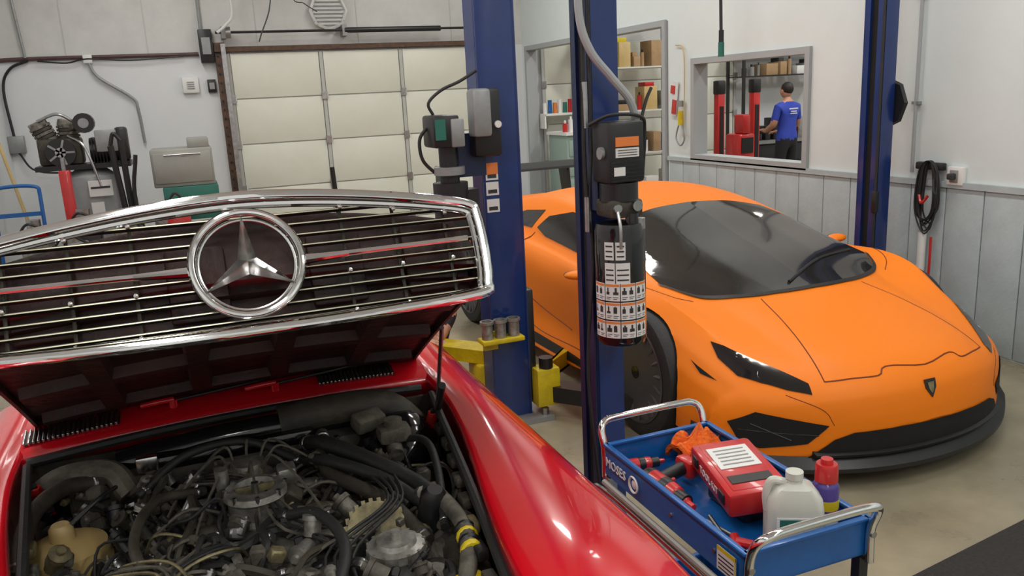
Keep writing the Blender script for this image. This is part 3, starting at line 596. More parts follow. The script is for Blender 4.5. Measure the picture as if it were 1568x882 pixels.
for s_ in(-1,1):
    decal(g,[(-.38,.785),(-.60,.80),(-1.0,.82),(-1.45,.85),(-1.62,.89),(-1.55,.97),(-1.3,1.02),(-1.05,1.005),(-.82,.95),(-.58,.865)],'y',mGlass,side=s_,off=.004)
    decal(g,[(-1.70,.88),(-2.05,.88),(-2.2,.90),(-1.95,.97),(-1.66,1.0)],'y',mBlackG,side=s_,off=.004)
    decal(g,[(-1.75,.50),(-2.12,.58),(-2.18,.74),(-2.05,.80),(-1.80,.66)],'y',mBlack,side=s_,off=.005)
    decal(g,[(-.55,.155),(-2.15,.155),(-2.10,.24),(-.60,.20)],'y',mBlack,side=s_,off=.006)
    seam(g,[(-.42,.72),(-.50,.45),(-.62,.25)],'y',mOrangeD,side=s_); seam(g,[(-1.62,.86),(-1.72,.65),(-1.60,.40),(-1.4,.25),(-.62,.25)],'y',mOrangeD,side=s_)
    seam(g,[(-1.7,.52),(-1.3,.40),(-.9,.34)],'y',mOrangeD,side=s_,r=.004)
    decal(g,[(.42,s_*.785),(.50,s_*.745),(.63,s_*.675),(.83,s_*.555),(.868,s_*.565),(.80,s_*.645),(.71,s_*.72),(.62,s_*.78),(.50,s_*.80)],'z',mBlackG,off=.005,step=.03)
    seam(g,[(.52,s_*.762),(.67,s_*.682),(.83,s_*.575)],'z',mDRL,r=.0045)
    seam(g,[(.66,s_*.692),(.69,s_*.715),(.75,s_*.662)],'z',mDRL,r=.005)
    seam(g,[(.57,s_*.745),(.61,s_*.765),(.67,s_*.72)],'z',mDRL,r=.004)
    seam(g,[(.24,s_*.34),(.58,s_*.42),(.86,s_*.49)],'z',mOrangeD,r=.003)
    seam(g,[(.10,s_*.66),(.0,s_*.77),(-.15,s_*.84),(-.42,s_*.90)],'z',mOrangeD,r=.003)
    seam(g,[(s_*.50,.30),(s_*.54,.37),(s_*.66,.43)],'x',mOrangeD,r=.002)  # cheek fold: its shade is drawn as a dark line
    decal(g,[(s_*.87,.30),(s_*.78,.355),(s_*.52,.30),(s_*.60,.215),(s_*.77,.185),(s_*.84,.22)],'x',mDark,off=.006,step=.03)
    seam(g,[(s_*.80,.30),(s_*.66,.23)],'x',mBlack,r=.008); seam(g,[(s_*.84,.27),(s_*.56,.255)],'x',mBlack,r=.007)
    decal(g,[(-.42,.50),(-.30,.53),(-.60,.47)],'y',mDark,side=s_,off=.004)
    decal(g,[(.395,.52),(.44,.50),(.56,.455),(.47,.47)],'y',mDark,side=s_,off=.004)
seam(g,[(.86,.49),(.90,.40),(.945,.26),(.925,.20),(.965,0),(.925,-.20),(.945,-.26),(.90,-.40),(.86,-.49)],'z',mOrangeD,r=.004,res=4)
decal(g,[(-.60,.145),(-.50,.235),(-.42,.265),(-.2,.275),(.2,.275),(.42,.265),(.50,.235),(.60,.145)],'x',mDark,off=.006)
def nose(y,ex): return swp(1.04,y)+ex
ys=[-.95+1.90*k/36 for k in range(37)]
outl=[V((nose(y,.045-(.03 if abs(y)>.88 else 0)),y,0)) for y in ys]
rings=[]
for p in outl:
    e=max(0,(abs(p.y)-.78)/.17); 
    rings.append([V((p.x,p.y,.085+.05*e)),V((p.x,p.y,.105+.06*e)),V((p.x-.05,p.y,.15+.09*e)),V((p.x-.14,p.y,.16+.10*e)),V((p.x-.16,p.y,.085+.03*e))])
g.loft(rings,mBlack)
rings=[[V((nose(y,.02),y,.15)),V((nose(y,.028),y,.165)),V((nose(y,-.03),y,.19)),V((nose(y,-.06),y,.15))] for y in ys if abs(y)<.62]
g.loft(rings,mBlack)
hit,nn=proj((-.03,.42),'x'); q=nn.to_track_quat('Z','Y').to_matrix().to_4x4(); q.translation=hit
g.prism([q@V(p) for p in[(-.032,.04,0),(.032,.04,0),(.030,0,0),(0,-.045,0),(-.030,0,0)]],nn*.005,mBlackG)
g.prism([q@V(p) for p in[(-.018,.025,.005),(.018,.025,.005),(.012,-.01,.005),(0,-.028,.005),(-.012,-.01,.005)]],nn*.002,mOlive)
for s_ in(-1,1):
    g.tube([(-.50,s_*.86,.75),(-.55,s_*.91,.76),(-.58,s_*.94,.762)],.016,mOrange)
    g.sph((-.60,s_*.965,.765),(.055,.085,.027),mOrange,n=20,rot=(0,0,s_*15)); g.sph((-.63,s_*.965,.765),(.04,.075,.022),mBlack,n=16,rot=(0,0,s_*15))
rings=[]
for k in range(21):
    y=-.85+1.7*k/20; rings.append([V((-3.42+dx,y,1.14+dz)) for dx,dz in[(-.16,.03),(0,.035),(.14,.0),(.15,-.02),(0,-.005),(-.14,-.005)]])
g.loft(rings,mBlack)
for s_ in(-1,1): g.bb(-3.60,-3.24,s_*.85-.01,s_*.85+.01,1.05,1.21,mBlack,bev=.005); g.prism([(-3.30,s_*.35-.014,.90),(-3.45,s_*.35-.014,.88),(-3.52,s_*.35-.014,1.14),(-3.34,s_*.35-.014,1.15)],(0,.028,0),mBlack)
g.tube([proj(p,'z')[0]+V((0,0,.012)) for p in[(.17,-.1),(.0,.25),(-.12,.60)]],.008,mBlack)
g.make('glass_and_trim',parent=car,recalc=False)
def wheel(b,c,s_,r=.350,w=.25,spk=10,mr=mRim,mt=mBlackR):
    ax=V((0,s_,0)); c=V(c)
    b.lathe([(r*.70,-w),(r*.92,-w*.98),(r,-w*.85),(r,-w*.15),(r*.96,-.01),(r*.90,0),(r*.76,-.005),(r*.745,-.02),(r*.74,-w*.9)],c,ax,mt,n=48)
    b.lathe([(r*.775,-.012),(r*.78,.0),(r*.755,.003),(r*.735,-.01),(r*.72,-.05),(r*.72,-w)],c,ax,mr,n=48)
    b.cyl(c-ax*w,c-ax*(w-.01),r*.73,mDark,n=32); b.lathe([(0,-.14),(r*.52,-.14),(r*.52,-.12),(0,-.12)],c,ax,mRust,n=32)
    b.cyl(c+ax*-.06,c+ax*-.018,r*.2,mr,r1=r*.15,n=20); b.cyl(c+ax*-.02,c+ax*-.008,r*.1,mBlackG,n=12)
    for k in range(spk):
        a=2*math.pi*k/spk
        for da in(-.11,.11):
            i0=V((math.cos(a+da*.5),0,math.sin(a+da*.5)))*r*.16+ax*-.035; i1=V((math.cos(a+da*1.5),0,math.sin(a+da*1.5)))*r*.75+ax*-.008
            b.tube([c+i0,c+(i0+i1)/2+ax*-.004,c+i1],.0125,mr,n=6,res=3)
wb=B()
for x in(0,-2.62):
    for s_ in(-1,1): wheel(wb,(x,s_*.965,.350),s_)
wb.make('wheels',parent=car)
# ---------------------------------------------------------------- classic convertible (hood up)
XC=.055
cc=empty('classic_convertible')
def hi(y): return .44+.17*sm((y-1.2)/1.3)
def fz(y): return .785+.085*sm((y-.65)/.8)
b=B()
for s_ in(1,-1):
    rings=[]
    for k in range(56):
        y=.68+(3.0-.68)*k/55; z=fz(y); hh=hi(y); o=0.0 if y>.9 else .10*((.9-y)/.22)**2
        zb=.22; d=abs(y-1.42)
        if d<.37: zb=.32+math.sqrt(.37**2-d*d)*.95
        zb=min(zb,z-.2)
        ring=[(hh+.012,z-.16),(hh,z-.03),(hh+.004,z-.004),(hh+.02,z+.004),(hh+(.76-hh)*.35,z+.016),(hh+(.76-hh)*.72,z+.008),(.762,z-.018),(.80,z-.05),(.83,z-.10),(.845,z-.18),(.845,(z-.18+zb)/2),(.83,zb)]
        R2=catmull([(a-o*(a>.6),0,c) for a,c in ring],3)
        rings.append([V((XC+s_*p.x,y,p.z)) for p in R2])
    b.loft(rings,mRed,closed=False)
prof=[(3.0,.85,.80),(3.6,.85,.77),(4.2,.84,.77),(4.8,.82,.76),(5.15,.76,.70)]
rings=[]
for y,hw,zt in prof: rings.append([V((XC+x,y,z)) for x,z in[(-hw+.02,.22),(-hw,.5),(-hw+.02,zt-.08),(-hw+.12,zt),(0,zt+.01 if y>4.1 else zt-.10),(hw-.12,zt),(hw-.02,zt-.08),(hw,.5),(hw-.02,.22)]])
b.loft(rings,mRed)
b.bb(XC-.62,XC+.62,3.25,4.15,.60,.80,mDark,bev=.03)
for x in(-.3,.3): b.box((XC+x,3.9,.82),(.45,.14,.4),mBlack,bev=.05,rot=(-12,0,0))
b.tube([(XC-.66,3.0,.86),(XC-.60,3.15,1.05),(XC-.54,3.32,1.20),(XC,3.27,1.23),(XC+.54,3.32,1.20),(XC+.60,3.15,1.05),(XC+.66,3.0,.86)],.016,mChrome)
b.bb(XC-.82,XC+.82,.62,.70,.35,.47,mChrome,bev=.03); b.bb(XC-.76,XC+.76,5.15,5.24,.35,.47,mChrome,bev=.03)
b.bb(XC-.80,XC+.80,.72,.80,.22,.62,mRed,bev=.02)
for s_ in(-1,1): b.bb(XC+s_*.60-.16,XC+s_*.60+.16,.66,.72,.5,.68,mGlass,bev=.02)
def cowlz(x): return .022*(1-((x-XC)/.62)**2)
def cy_(x): return .03*(x-XC)/.6
rings=[]
for k in range(25):
    x=XC-.62+1.24*k/24; a=cowlz(x); dy=cy_(x)
    rings.append([V((x,y+dy,z+a)) for y,z in[(2.590,.82),(2.585,.850),(2.597,.866),(2.68,.890),(2.80,.90),(3.02,.88),(3.02,.84)]])
b.loft(rings,mRed)
for x0 in(-.61,.25):
    for k in range(20):
        x=XC+x0+k*.0130; b.box((x,2.648+cy_(x),.891+cowlz(x)),(.0065,.072,.010),mChromeR,bev=.002,rot=(15,0,0))
        b.box((x+.0065,2.648+cy_(x),.8865+cowlz(x)),(.006,.066,.004),mUnder,rot=(15,0,0))
for x in(-.20,.11): 
    b.cyl((XC+x,2.65,.89),(XC+x,2.65,.925),.014,mRed); b.tube([(XC+x,2.65,.925),(XC+x-.05,2.63,.93),(XC+x-.09,2.65,.92)],.009,mRed); b.tube([(XC+x,2.65,.92),(XC+x+.2,2.68,.925),(XC+x+.4,2.73,.925)],.005,mBlack)
for y in(1.42,3.88):
    for s_ in(-1,1):
        c=V((XC+s_*.82,y,.31)); b.cyl(c,c-V((s_*.2,0,0)),.31,mBlackR,n=32); b.cyl(c+V((s_*.005,0,0)),c,.2,mSteel,n=24)
b.bb(XC-.6,XC+.6,.8,5.0,.18,.25,mDark)
b.make('body',parent=cc,sharp=50)
# engine bay
b=B(); random.seed(21)
b.bb(XC-.60,XC+.60,.85,2.56,.30,.36,mDark); b.bb(XC-.62,XC+.62,2.565,2.58,.3,.82,mRust)
for s_ in(-1,1):
    for k in range(10):
        y=.8+k*.176; b.prism([(XC+s_*(hi(y)+.01),y,.36),(XC+s_*(hi(y+.176)+.01),y+.176,.36),(XC+s_*(hi(y+.176)+.01),y+.176,fz(y)-.05),(XC+s_*(hi(y)+.01),y,fz(y)-.05)],(s_*.01,0,0),mRust)
    b.tube([(XC+s_*(hi(1.3)-.015),1.3,.815),(XC+s_*(hi(1.8)-.017),1.8,.84),(XC+s_*(hi(2.5)-.017),2.5,.845)],.013,mBlackR)
    for k in range(9): y=1.35+k*.12; b.box((XC+s_*(hi(y)-.035),y,.80),(.03,.05,.03),random.choice([mRust,mAlu,mBlack,mOlive]),bev=.006)
b.tube([(XC-.60,2.545,.840),(XC-.3,2.555,.860),(XC,2.57,.866),(XC+.3,2.58,.860),(XC+.58,2.59,.840)],.014,mBlackR)
b.tube([(XC-.36,2.50,.80),(XC-.1,2.49,.83),(XC+.2,2.49,.835),(XC+.42,2.50,.82)],.045,mBlackG,n=10)
b.box((XC+.0,2.48,.74),(1.0,.14,.12),mRust,bev=.03); b.box((XC-.05,2.45,.81),(.5,.07,.05),mBlackG,bev=.02); b.box((XC-.28,2.42,.82),(.06,.03,.05),mChromeR,bev=.006)
b.tube([(XC+.10,2.49,.845),(XC+.28,2.49,.855),(XC+.44,2.48,.835),(XC+.55,2.44,.72)],.052,mRust,n=10); b.box((XC+.36,2.41,.83),(.10,.06,.05),mDust,rot=(20,0,20),bev=.01)
b.tube([(XC-.58,2.42,.78),(XC-.50,2.44,.82),(XC-.38,2.42,.82),(XC-.33,2.37,.76)],.033,mDust)
b.box((XC,1.95,.55),(.5,.85,.30),mRust,bev=.05)
for s_ in(-1,1):
    b.box((XC+s_*.26,2.0,.66),(.16,.70,.10),mAlu,rot=(0,s_*30,0),bev=.03)
    for k in range(5): b.cyl((XC+s_*.27,1.72+k*.14,.71),(XC+s_*.28,1.72+k*.14,.735),.012,mSteel,n=8)
    for k in range(4):
        y=1.74+k*.16; b.tube([(XC+s_*.05,y,.68),(XC+s_*.13,y+.02,.735),(XC+s_*.22,y+.02,.70),(XC+s_*.28,y,.60)],.024,mAlu if k%2 else mRust,n=10)
        b.tube([(XC+s_*.05,y+.06,.74),(XC+s_*.17,y+.07,.79),(XC+s_*.27,y+.06,.74)],.005,mDust,n=6)
        b.lathe([(0,0),(.014,0),(.014,.05),(.009,.055),(.009,.08),(0,.08)],(XC+s_*.20,y+.07,.72),(s_*.5,0,.8),mBlack,n=10)
b.box((XC,1.98,.70),(.22,.62,.07),mAlu,bev=.02)
tx,ty=.05,2.13
b.lathe([(0,.70),(.085,.70),(.09,.74),(.075,.75),(.075,.79),(.085,.80),(.08,.815),(.055,.82),(.05,.80),(0,.80)],(tx,ty,0),(0,0,1),mAluL,n=28)
for k in range(8): a=k*.785; b.cyl((tx+.078*math.cos(a),ty+.078*math.sin(a),.80),(tx+.078*math.cos(a),ty+.078*math.sin(a),.822),.006,mSteel,n=6)
b.box((tx,ty,.812),(.10,.006,.02),mOlive); b.cyl((tx,ty,.80),(tx,ty,.83),.01,mSteel)
b.lathe([(0,0),(.065,0),(.07,.02),(.05,.03),(.045,.06),(.03,.065),(0,.065)],(tx-.01,ty+.17,.76),(0,0,1),mAluL,n=20)
b.cyl((tx-.08,ty+.08,.79),(tx-.08,ty+.08,.85),.018,mAluL); b.box((tx+.09,ty+.08,.80),(.05,.06,.05),mAluL,bev=.008)
for k in range(8):
    a=k*.785; b.tube([(tx-.01+.045*math.cos(a),ty+.17+.045*math.sin(a),.80),(tx+.09*math.cos(a),ty+.17+.09*math.sin(a),.85),(tx+.2*math.cos(a),ty+.1+.2*math.sin(a),.78),(tx+.26*math.cos(a),ty+.26*math.sin(a),.70)],.004,mDust,n=5)
    b.cyl((tx-.01+.045*math.cos(a),ty+.17+.045*math.sin(a),.79),(tx-.01+.045*math.cos(a),ty+.17+.045*math.sin(a),.81),.008,mOlive,n=6)
b.lathe([(0,0),(.115,0),(.125,.02),(.125,.05),(.10,.09),(.05,.11),(0,.11)],(.50,2.42,.71),(-.15,-.5,.8),mBlackG,n=32)
b.tube([(.47,2.34,.79),(.46,2.24,.77)],.025,mAlu,n=12); b.box((.47,2.30,.82),(.10,.07,.05),mDust,bev=.015); b.cyl((.47,2.30,.84),(.47,2.30,.865),.028,mDust)
for c,r,m in[((.32,1.88,.72),.075,mOlive),((.42,1.72,.66),.06,mAlu),((.14,1.66,.62),.08,mRust),((-.12,1.70,.62),.07,mAlu)]:
    b.lathe([(0,-.02),(r*.3,-.02),(r*.35,-.005),(r*.85,-.005),(r,-.02),(r,.02),(r*.85,.005),(r*.3,.01),(0,.01)],c,(0,-.8,.6),m,n=28)
c=V((.32,1.88,.745))
b.lathe([(0,-.01),(.03,-.01),(.032,.004),(.062,.004),(.075,-.01),(.075,.012),(.062,.012),(.03,.02),(0,.02)],c,(0,-.7,.7),mOlive,n=28)
for k in range(24):
    a=2*math.pi*k/24; u,w=b.frame(V((0,-.7,.7))); b.box(c+(u*math.cos(a)+w*math.sin(a))*.078,(.010,.016,.010),mOlive,rot=(45,0,0))
b.lathe([(0,.68),(.06,.68),(.06,.76),(.068,.765),(.068,.785),(.05,.79),(.045,.80),(.012,.80),(.012,.82),(0,.82)],(.335,1.73,0),(0,0,1),mAluL,n=24)
for k in range(14): a=k*.449; b.box((.335+.067*math.cos(a),1.73+.067*math.sin(a),.775),(.008,.008,.024),mAlu,rot=(0,0,math.degrees(a)))
b.cyl((.50,1.80,.66),(.54,1.93,.66),.07,mAlu); b.cyl((.50,1.66,.70),(.50,1.78,.70),.045,mRust); b.lathe([(0,0),(.035,0),(.035,.10),(.02,.12),(0,.12)],(.46,1.9,.72),(.1,-.3,.9),mBlack,n=14)
b.box((.45,1.50,.72),(.10,.16,.07),mTan,bev=.02); b.box((.45,1.51,.765),(.07,.1,.03),mYellow,bev=.01)
b.tube([(.49,1.95,.79),(.50,1.75,.80),(.48,1.62,.80),(.43,1.5,.76)],.021,mDust,n=10)
for k in range(4): b.lathe([(.022,0),(.0265,.004),(.0265,.012),(.022,.016)],(.495-.005*k,1.70-.03*k,.80),(0,-1,0),mYellow if k%2 else mBlack,n=12)
b.lathe([(0,.50),(.095,.50),(.105,.52),(.108,.70),(.10,.745),(.06,.765),(.03,.77),(.028,.80),(.02,.81),(0,.81)],(-.42,2.16,0),(0,0,1),mTan,n=32)
b.lathe([(.109,0),(.111,.004),(.109,.008)],(-.42,2.16,.66),(0,0,1),mTan,n=32); b.tube([(-.40,2.16,.80),(-.33,2.2,.84),(-.30,2.3,.82)],.006,mBlack)
def hose(pts,r,m):
    b.tube(pts,r,m,n=12)
    for a_,c_ in((0,1),(-1,-2)):
        p=V(pts[a_]); d=(V(pts[c_])-p).normalized(); b.lathe([(r*1.02,0),(r*1.14,.002),(r*1.14,.010),(r*1.02,.012)],p+d*.02,d,mSteel,n=12); u,w=b.frame(d); b.box(p+d*.026+u*r*1.2,(.012,.012,.01),mSteel)
hose([(.22,2.42,.79),(.26,2.3,.83),(.36,2.15,.82),(.46,2.0,.79),(.49,1.85,.79)],.023,mBlackR)
hose([(.18,2.35,.77),(.25,2.2,.82),(.38,2.05,.80),(.47,1.9,.76)],.017,mBlackR)
hose([(.27,2.40,.82),(.25,2.2,.79),(.37,1.98,.77),(.43,1.8,.73)],.019,mRust)
hose([(-.35,2.42,.79),(-.43,2.36,.82),(-.49,2.22,.82),(-.50,2.0,.77)],.022,mRust)
hose([(.48,2.32,.79),(.54,2.2,.82),(.52,2.0,.82),(.47,1.78,.77)],.011,mBlackR)
hose([(.10,2.0,.78),(.18,1.9,.82),(.22,1.75,.80),(.16,1.6,.74)],.014,mBlackR)
hose([(-.08,2.25,.78),(-.2,2.15,.82),(-.24,1.95,.80),(-.15,1.75,.76)],.013,mRust)
hose([(-.25,2.3,.78),(-.12,2.38,.84),(.05,2.40,.84),(.2,2.3,.78)],.012,mBlackR)
for st,en,m in[((-.2,2.38,.79),(.30,1.98,.77),mBlackR),((-.3,2.0,.78),(-.05,1.66,.79),mDust),((-.26,1.7,.77),(.0,1.95,.80),mBlackR),((.25,1.6,.76),(.5,2.2,.81),mBlackR)]:
    st=V(st); en=V(en); side=(en-st).cross(Z).normalized(); w1=random.uniform(-.12,.12); w2=random.uniform(-.12,.12)
    for k in range(4):
        o=side*(k-1.5)*.012; b.tube([st+o+V((0,0,-.08)),st.lerp(en,.2)+o*1.8+side*w1,st.lerp(en,.5)+o+V((0,0,.015+random.uniform(0,.012))),st.lerp(en,.8)+o*2+side*w2,en+o+V((0,0,-.08))],.0042,m if k%3 else random.choice([mOlive,mDust,mBlackR]),n=6)
cols=[mBlackR]*11+[mRust]*5+[mDust]*3+[mOlive]*2+[mSteel,mAlu]
for k in range(280):
    x=random.uniform(-.52,.50); y=random.uniform(1.35,2.45); z=random.uniform(.62,.77)
    if (x+.42)**2+(y-2.16)**2<.045 or (x-tx)**2+(y-ty)**2<.012 or (x-.335)**2+(y-1.73)**2<.007: continue
    a=random.uniform(0,6.28); L=random.uniform(.10,.34); dx,dy=math.cos(a)*L,math.sin(a)*L
    pts=[(x,y,z-.06)]
    for t in(.25,.5,.75): pts.append((x+dx*t+random.uniform(-.05,.05),y+dy*t+random.uniform(-.05,.05),z+random.uniform(-.01,.045)))
    pts.append((x+dx,y+dy,z-.08))
    lim=[(max(XC-hi(p[1])+.03,min(XC+hi(p[1])-.04,p[0])),min(2.5,p[1]),p[2]) for p in pts]
    b.tube(lim,random.choice([.004,.005,.006,.008,.010,.013]),random.choice(cols),n=6,res=5)
for k in range(760):
    x=random.uniform(-.53,.53); y=random.uniform(1.3,2.47); z=random.uniform(.58,.785); r=random.uniform(.006,.024)
    if abs(x-XC)>hi(y)-.05 or (x+.42)**2+(y-2.16)**2<.02 or (x-tx)**2+(y-ty)**2<.008 or (x-.335)**2+(y-1.73)**2<.006: continue
    m=random.choice([mAlu,mRust,mBlack,mOlive,mSteel,mBlack,mDust,mAlu,mAluL,mDust])
    if random.random()<.6:
        d=V((random.uniform(-1,1),random.uniform(-1,1),random.uniform(0,1.4))).normalized(); p=V((x,y,z)); L=random.uniform(.02,.08)
        b.lathe([(0,0),(r,0),(r,L*.6),(r*1.25,L*.62),(r*1.25,L*.8),(r*.5,L*.85),(r*.5,L),(0,L)],p,d,m,n=10)
    else: b.box((x,y,z),(r*2.2,r*1.8,r*2),m,rot=(random.uniform(0,90),random.uniform(0,90),random.uniform(0,90)),bev=r*.25,seg=1)
for s_ in(-1,1):
    x=XC+s_*.56
    pts=[(x+.016*math.cos(t*1.05),2.48-t*.0012+.016*math.sin(t*1.05),.70+t*.0014) for t in range(100)]
    b.tube(pts,.004,mRedO,n=5,res=1); b.cyl((x,2.50,.66),(x,2.37,.84),.008,mDark)
b.cyl((XC+.575,2.38,.82),(XC+.50,1.98,1.22),.006,mSteel); b.cyl((XC+.575,2.38,.82),(XC+.55,2.2,.98),.011,mBlack)
b.make('engine_bay',parent=cc,sharp=40)
# hood
b=B(); hy0,hz0,hy1,hz1=2.76,.895,1.73,1.400
n_=V((0,hz1-hz0,-(hy1-hy0))).normalized()
def hoodpt(u,t,off):
    w=.605-.085*t; p=V((XC+.01+u*w,hy0+cy_(XC+u*w)*(1-t)+(hy1-hy0)*t,hz0+(hz1-hz0)*t)); return p+n_*(off+(.024+.006*t)*(1-u*u)+.008*math.sin(math.pi*t))
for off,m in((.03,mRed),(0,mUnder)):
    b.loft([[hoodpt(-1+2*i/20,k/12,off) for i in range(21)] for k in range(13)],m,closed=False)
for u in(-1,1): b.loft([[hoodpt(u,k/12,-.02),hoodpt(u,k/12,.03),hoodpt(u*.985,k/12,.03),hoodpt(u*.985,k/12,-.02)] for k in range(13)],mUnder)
b.loft([[hoodpt(-1+2*i/20,0,-.02),hoodpt(-1+2*i/20,0,.03),hoodpt(-1+2*i/20,.02,.03),hoodpt(-1+2*i/20,.02,-.02)] for i in range(21)],mUnder)
for u0 in(-.62,-.2,.2,.62): b.loft([[hoodpt(u0+du,k/10*.86+.05,o) for du,o in((-.06,0),(-.045,-.03),(.045,-.03),(.06,0))] for k in range(11)],mUnder)
for t0 in(.08,.45,.80): b.loft([[hoodpt(-.95+1.9*i/16,t0+dt,o) for dt,o in((-.04,0),(-.03,-.028),(.03,-.028),(.04,0))] for i in range(17)],mUnder)
b.make('hood',parent=cc)
# grille
ga=rad(24); GO=V((XC+.025,1.685,1.364)); gu=V((1,0,0)); gv=V((0,math.sin(ga),math.cos(ga))); gn=gu.cross(gv); gn=gn if gn.y<0 else -gn
def G(u,v,w=0): return GO+gu*(u*.965)+gv*v+gn*w
def topv(u): return .278-.066*(abs(u)/.53)**1.7
outline=[(-.525,.03),(-.50,.006),(-.25,-.004),(0,-.006),(.25,-.004),(.50,.006),(.525,.03),(.532,.10),(.530,.18),(.515,.212)]+[(u,topv(u)) for u in(.42,.28,.14,0,-.14,-.28,-.42)]+[(-.515,.212),(-.530,.18),(-.532,.10)]
b=B()
P=[G(u,v,.01) for u,v in outline]; b.tube(P,.0125,mChrome,n=12,res=5,closed=True)
P=[G(u*.985,.13+(v-.13)*.93,-.012) for u,v in outline]; b.tube(P,.010,mChrome,n=10,res=5,closed=True)
P=catmull([G(u*.99,.13+(v-.13)*.98,0) for u,v in outline],5,True)
b.loft([P,[p-gn*.06 for p in P]],mBlack,closed=True,caps=False)
for k in range(10):
    v=.022+k*.0242
    ue=.515
    while topv(ue)<v+.01 and ue>.05: ue-=.01
    segs=[(-ue,ue)]
    dv=abs(v-.134)
    if dv<.105: c_=math.sqrt(.108**2-dv*dv); segs=[(-ue,-c_),(c_,ue)]
    for a,c_ in segs:
        b.box(G((a+c_)/2,v,-.022),(abs(c_-a)*.965,.012,.0025),mBlack,rot=(-24-20,0,0)); b.box(G((a+c_)/2,v,-.014),(abs(c_-a)*.965,.003,.0022),mSlatReflect,rot=(-24,0,0))
for u in(-.46,-.34,-.22,.22,.34,.46):
    b.cyl(G(u,.01,-.03),G(u,topv(u)-.01,-.03),.004,mRust,n=6)
    for v in(.012,.10,topv(u)-.02): b.sph(G(u,v,-.010),.006,mChromeR,n=8)
for s_ in(-1,1):
    b.tube([G(s_*.115,.132,.0),G(s_*.2,.135,.0),G(s_*.50,.138,-.0)],.0065,mChrome,n=10); b.tube([G(s_*.115,.132,.002),G(s_*.16,.133,.002),G(s_*.22,.135,.0)],lambda t:.012-.005*t,mChrome,n=10)
c_=.134; dx_=.004
def GS(u,v,w): return GO+gu*(u+dx_)+gv*v+gn*w
b.tube([GS(.108*math.cos(t*math.pi/16),c_+.108*math.sin(t*math.pi/16),.018) for t in range(32)],.0085,mChrome,n=12,res=2,closed=True)
b.tube([GS(.096*math.cos(t*math.pi/16),c_+.096*math.sin(t*math.pi/16),.004) for t in range(32)],.004,mChromeR,n=8,res=2,closed=True)
R_=.104; pts=[]
for k in range(6):
    a=math.pi/2+k*math.pi/3; r=R_ if k%2==0 else .022; pts.append(GS(r*math.cos(a),c_+r*math.sin(a),.010))
apx=GS(0,c_,.036); bpx=GS(0,c_,-.004)
for k in range(6): b.add([pts[k],pts[(k+1)%6],apx],[(0,1,2)],mChromeR); b.add([pts[k],pts[(k+1)%6],bpx],[(0,1,2)],mChromeR)
P=[G(u*.97,.13+(v-.13)*.93,-.085) for u,v in outline]; b.add(P,[tuple(range(len(P)))],mUnder)
for u in(-.4,-.1,.2,.42): b.box(G(u,.12,-.07),(.12,.02,.16),mUnder,rot=(-24,0,0),bev=.01)
b.make('radiator_grille',parent=cc,sharp=30,recalc=False)
# ---------------------------------------------------------------- service cart
x0,x1,y0,y1=1.10,1.48,1.43,2.13; zt=.715; zf=.615
b=B()
def tray(z0,z1):
    t=.004
    b.bb(x0,x1,y0,y1,z0,z0+.005,mCart)
    for a in((x0,x0+t,y0,y1),(x1-t,x1,y0,y1),(x0,x1,y0,y0+t),(x0,x1,y1-t,y1)): b.bb(*a,z0,z1,mCart)
    for a in((x0-.006,x0+.012,y0-.006,y1+.006),(x1-.012,x1+.006,y0-.006,y1+.006),(x0,x1,y0-.006,y0+.012),(x0,x1,y1-.012,y1+.006)): b.bb(*a,z1-.006,z1+.004,mCart,bev=.003)
tray(zf,zt); tray(.16,.24)
for x in(x0+.012,x1-.012):
    for y in(y0+.012,y1-.012): b.bb(x-.014,x+.014,y-.014,y+.014,.08,.61,mBlack if y<1.7 else mChromeR)
b.tube([(x0-.012,y1+.03,.50),(x0-.012,y1,.565),(x0-.012,y0,.565),(x0-.012,y0-.03,.53)],.009,mChromeR,n=8)
b.tube([(x0-.012,y1-.01,.595),(x0-.012,y0+.02,.595)],.010,mSheet,n=8,smooth=False)
for yy,s_ in((y1+.012,1),(y0-.012,-1)):
    b.tube([(x0+.005,yy,.60),(x0+.005,yy,.69),(x0+.005,yy+s_*.02,.75),(x0+.03,yy+s_*.035,.775),(x0+.10,yy+s_*.035,.78),(x1-.10,yy+s_*.035,.78),(x1-.03,yy+s_*.035,.775),(x1-.005,yy+s_*.02,.75),(x1-.005,yy,.69),(x1-.005,yy,.60)],.0115,mChrome,n=12)
    for x in(x0+.005,x1-.005): b.cyl((x,yy+s_*.012,.68),(x,yy-s_*.004,.68),.009,mSteel,n=10)
for y in(1.55,1.75): b.cyl((x0-.004,y,.66),(x0,y,.66),.006,mSteel,n=8)
for x in(x0+.03,x1-.03):
    for y in(y0+.03,y1-.03): b.cyl((x-.012,y,.04),(x+.012,y,.04),.04,mBlackR,n=20); b.bb(x-.018,x+.018,y-.02,y+.02,.07,.09,mSteel)
b.text('MOSES',.042,frameM((x0-.006,2.055,.665),(0,-1,0),(0,0,1)),mWhite)
b.tube([V((x0-.0065,1.945+.024*math.cos(t*.5236),.662+.024*math.sin(t*.5236))) for t in range(12)],.0035,mWhite,closed=True,n=5,res=2); b.sph((x0-.004,1.945,.662),(.003,.014,.014),mWhite,n=10)
b.bb(x0-.007,x0-.0045,1.455,1.53,.625,.69,mLabel); b.bb(x0-.0075,x0-.005,1.455,1.53,.68,.69,mYellow)
for k in range(4): b.bb(x0-.0078,x0-.005,1.462,1.523,.632+k*.011,.635+k*.011,mInk)
b.bb(x0-.0078,x0-.005,1.455,1.458,.625,.69,mYellow)
b.make('service_cart')
zt0=zf+.007
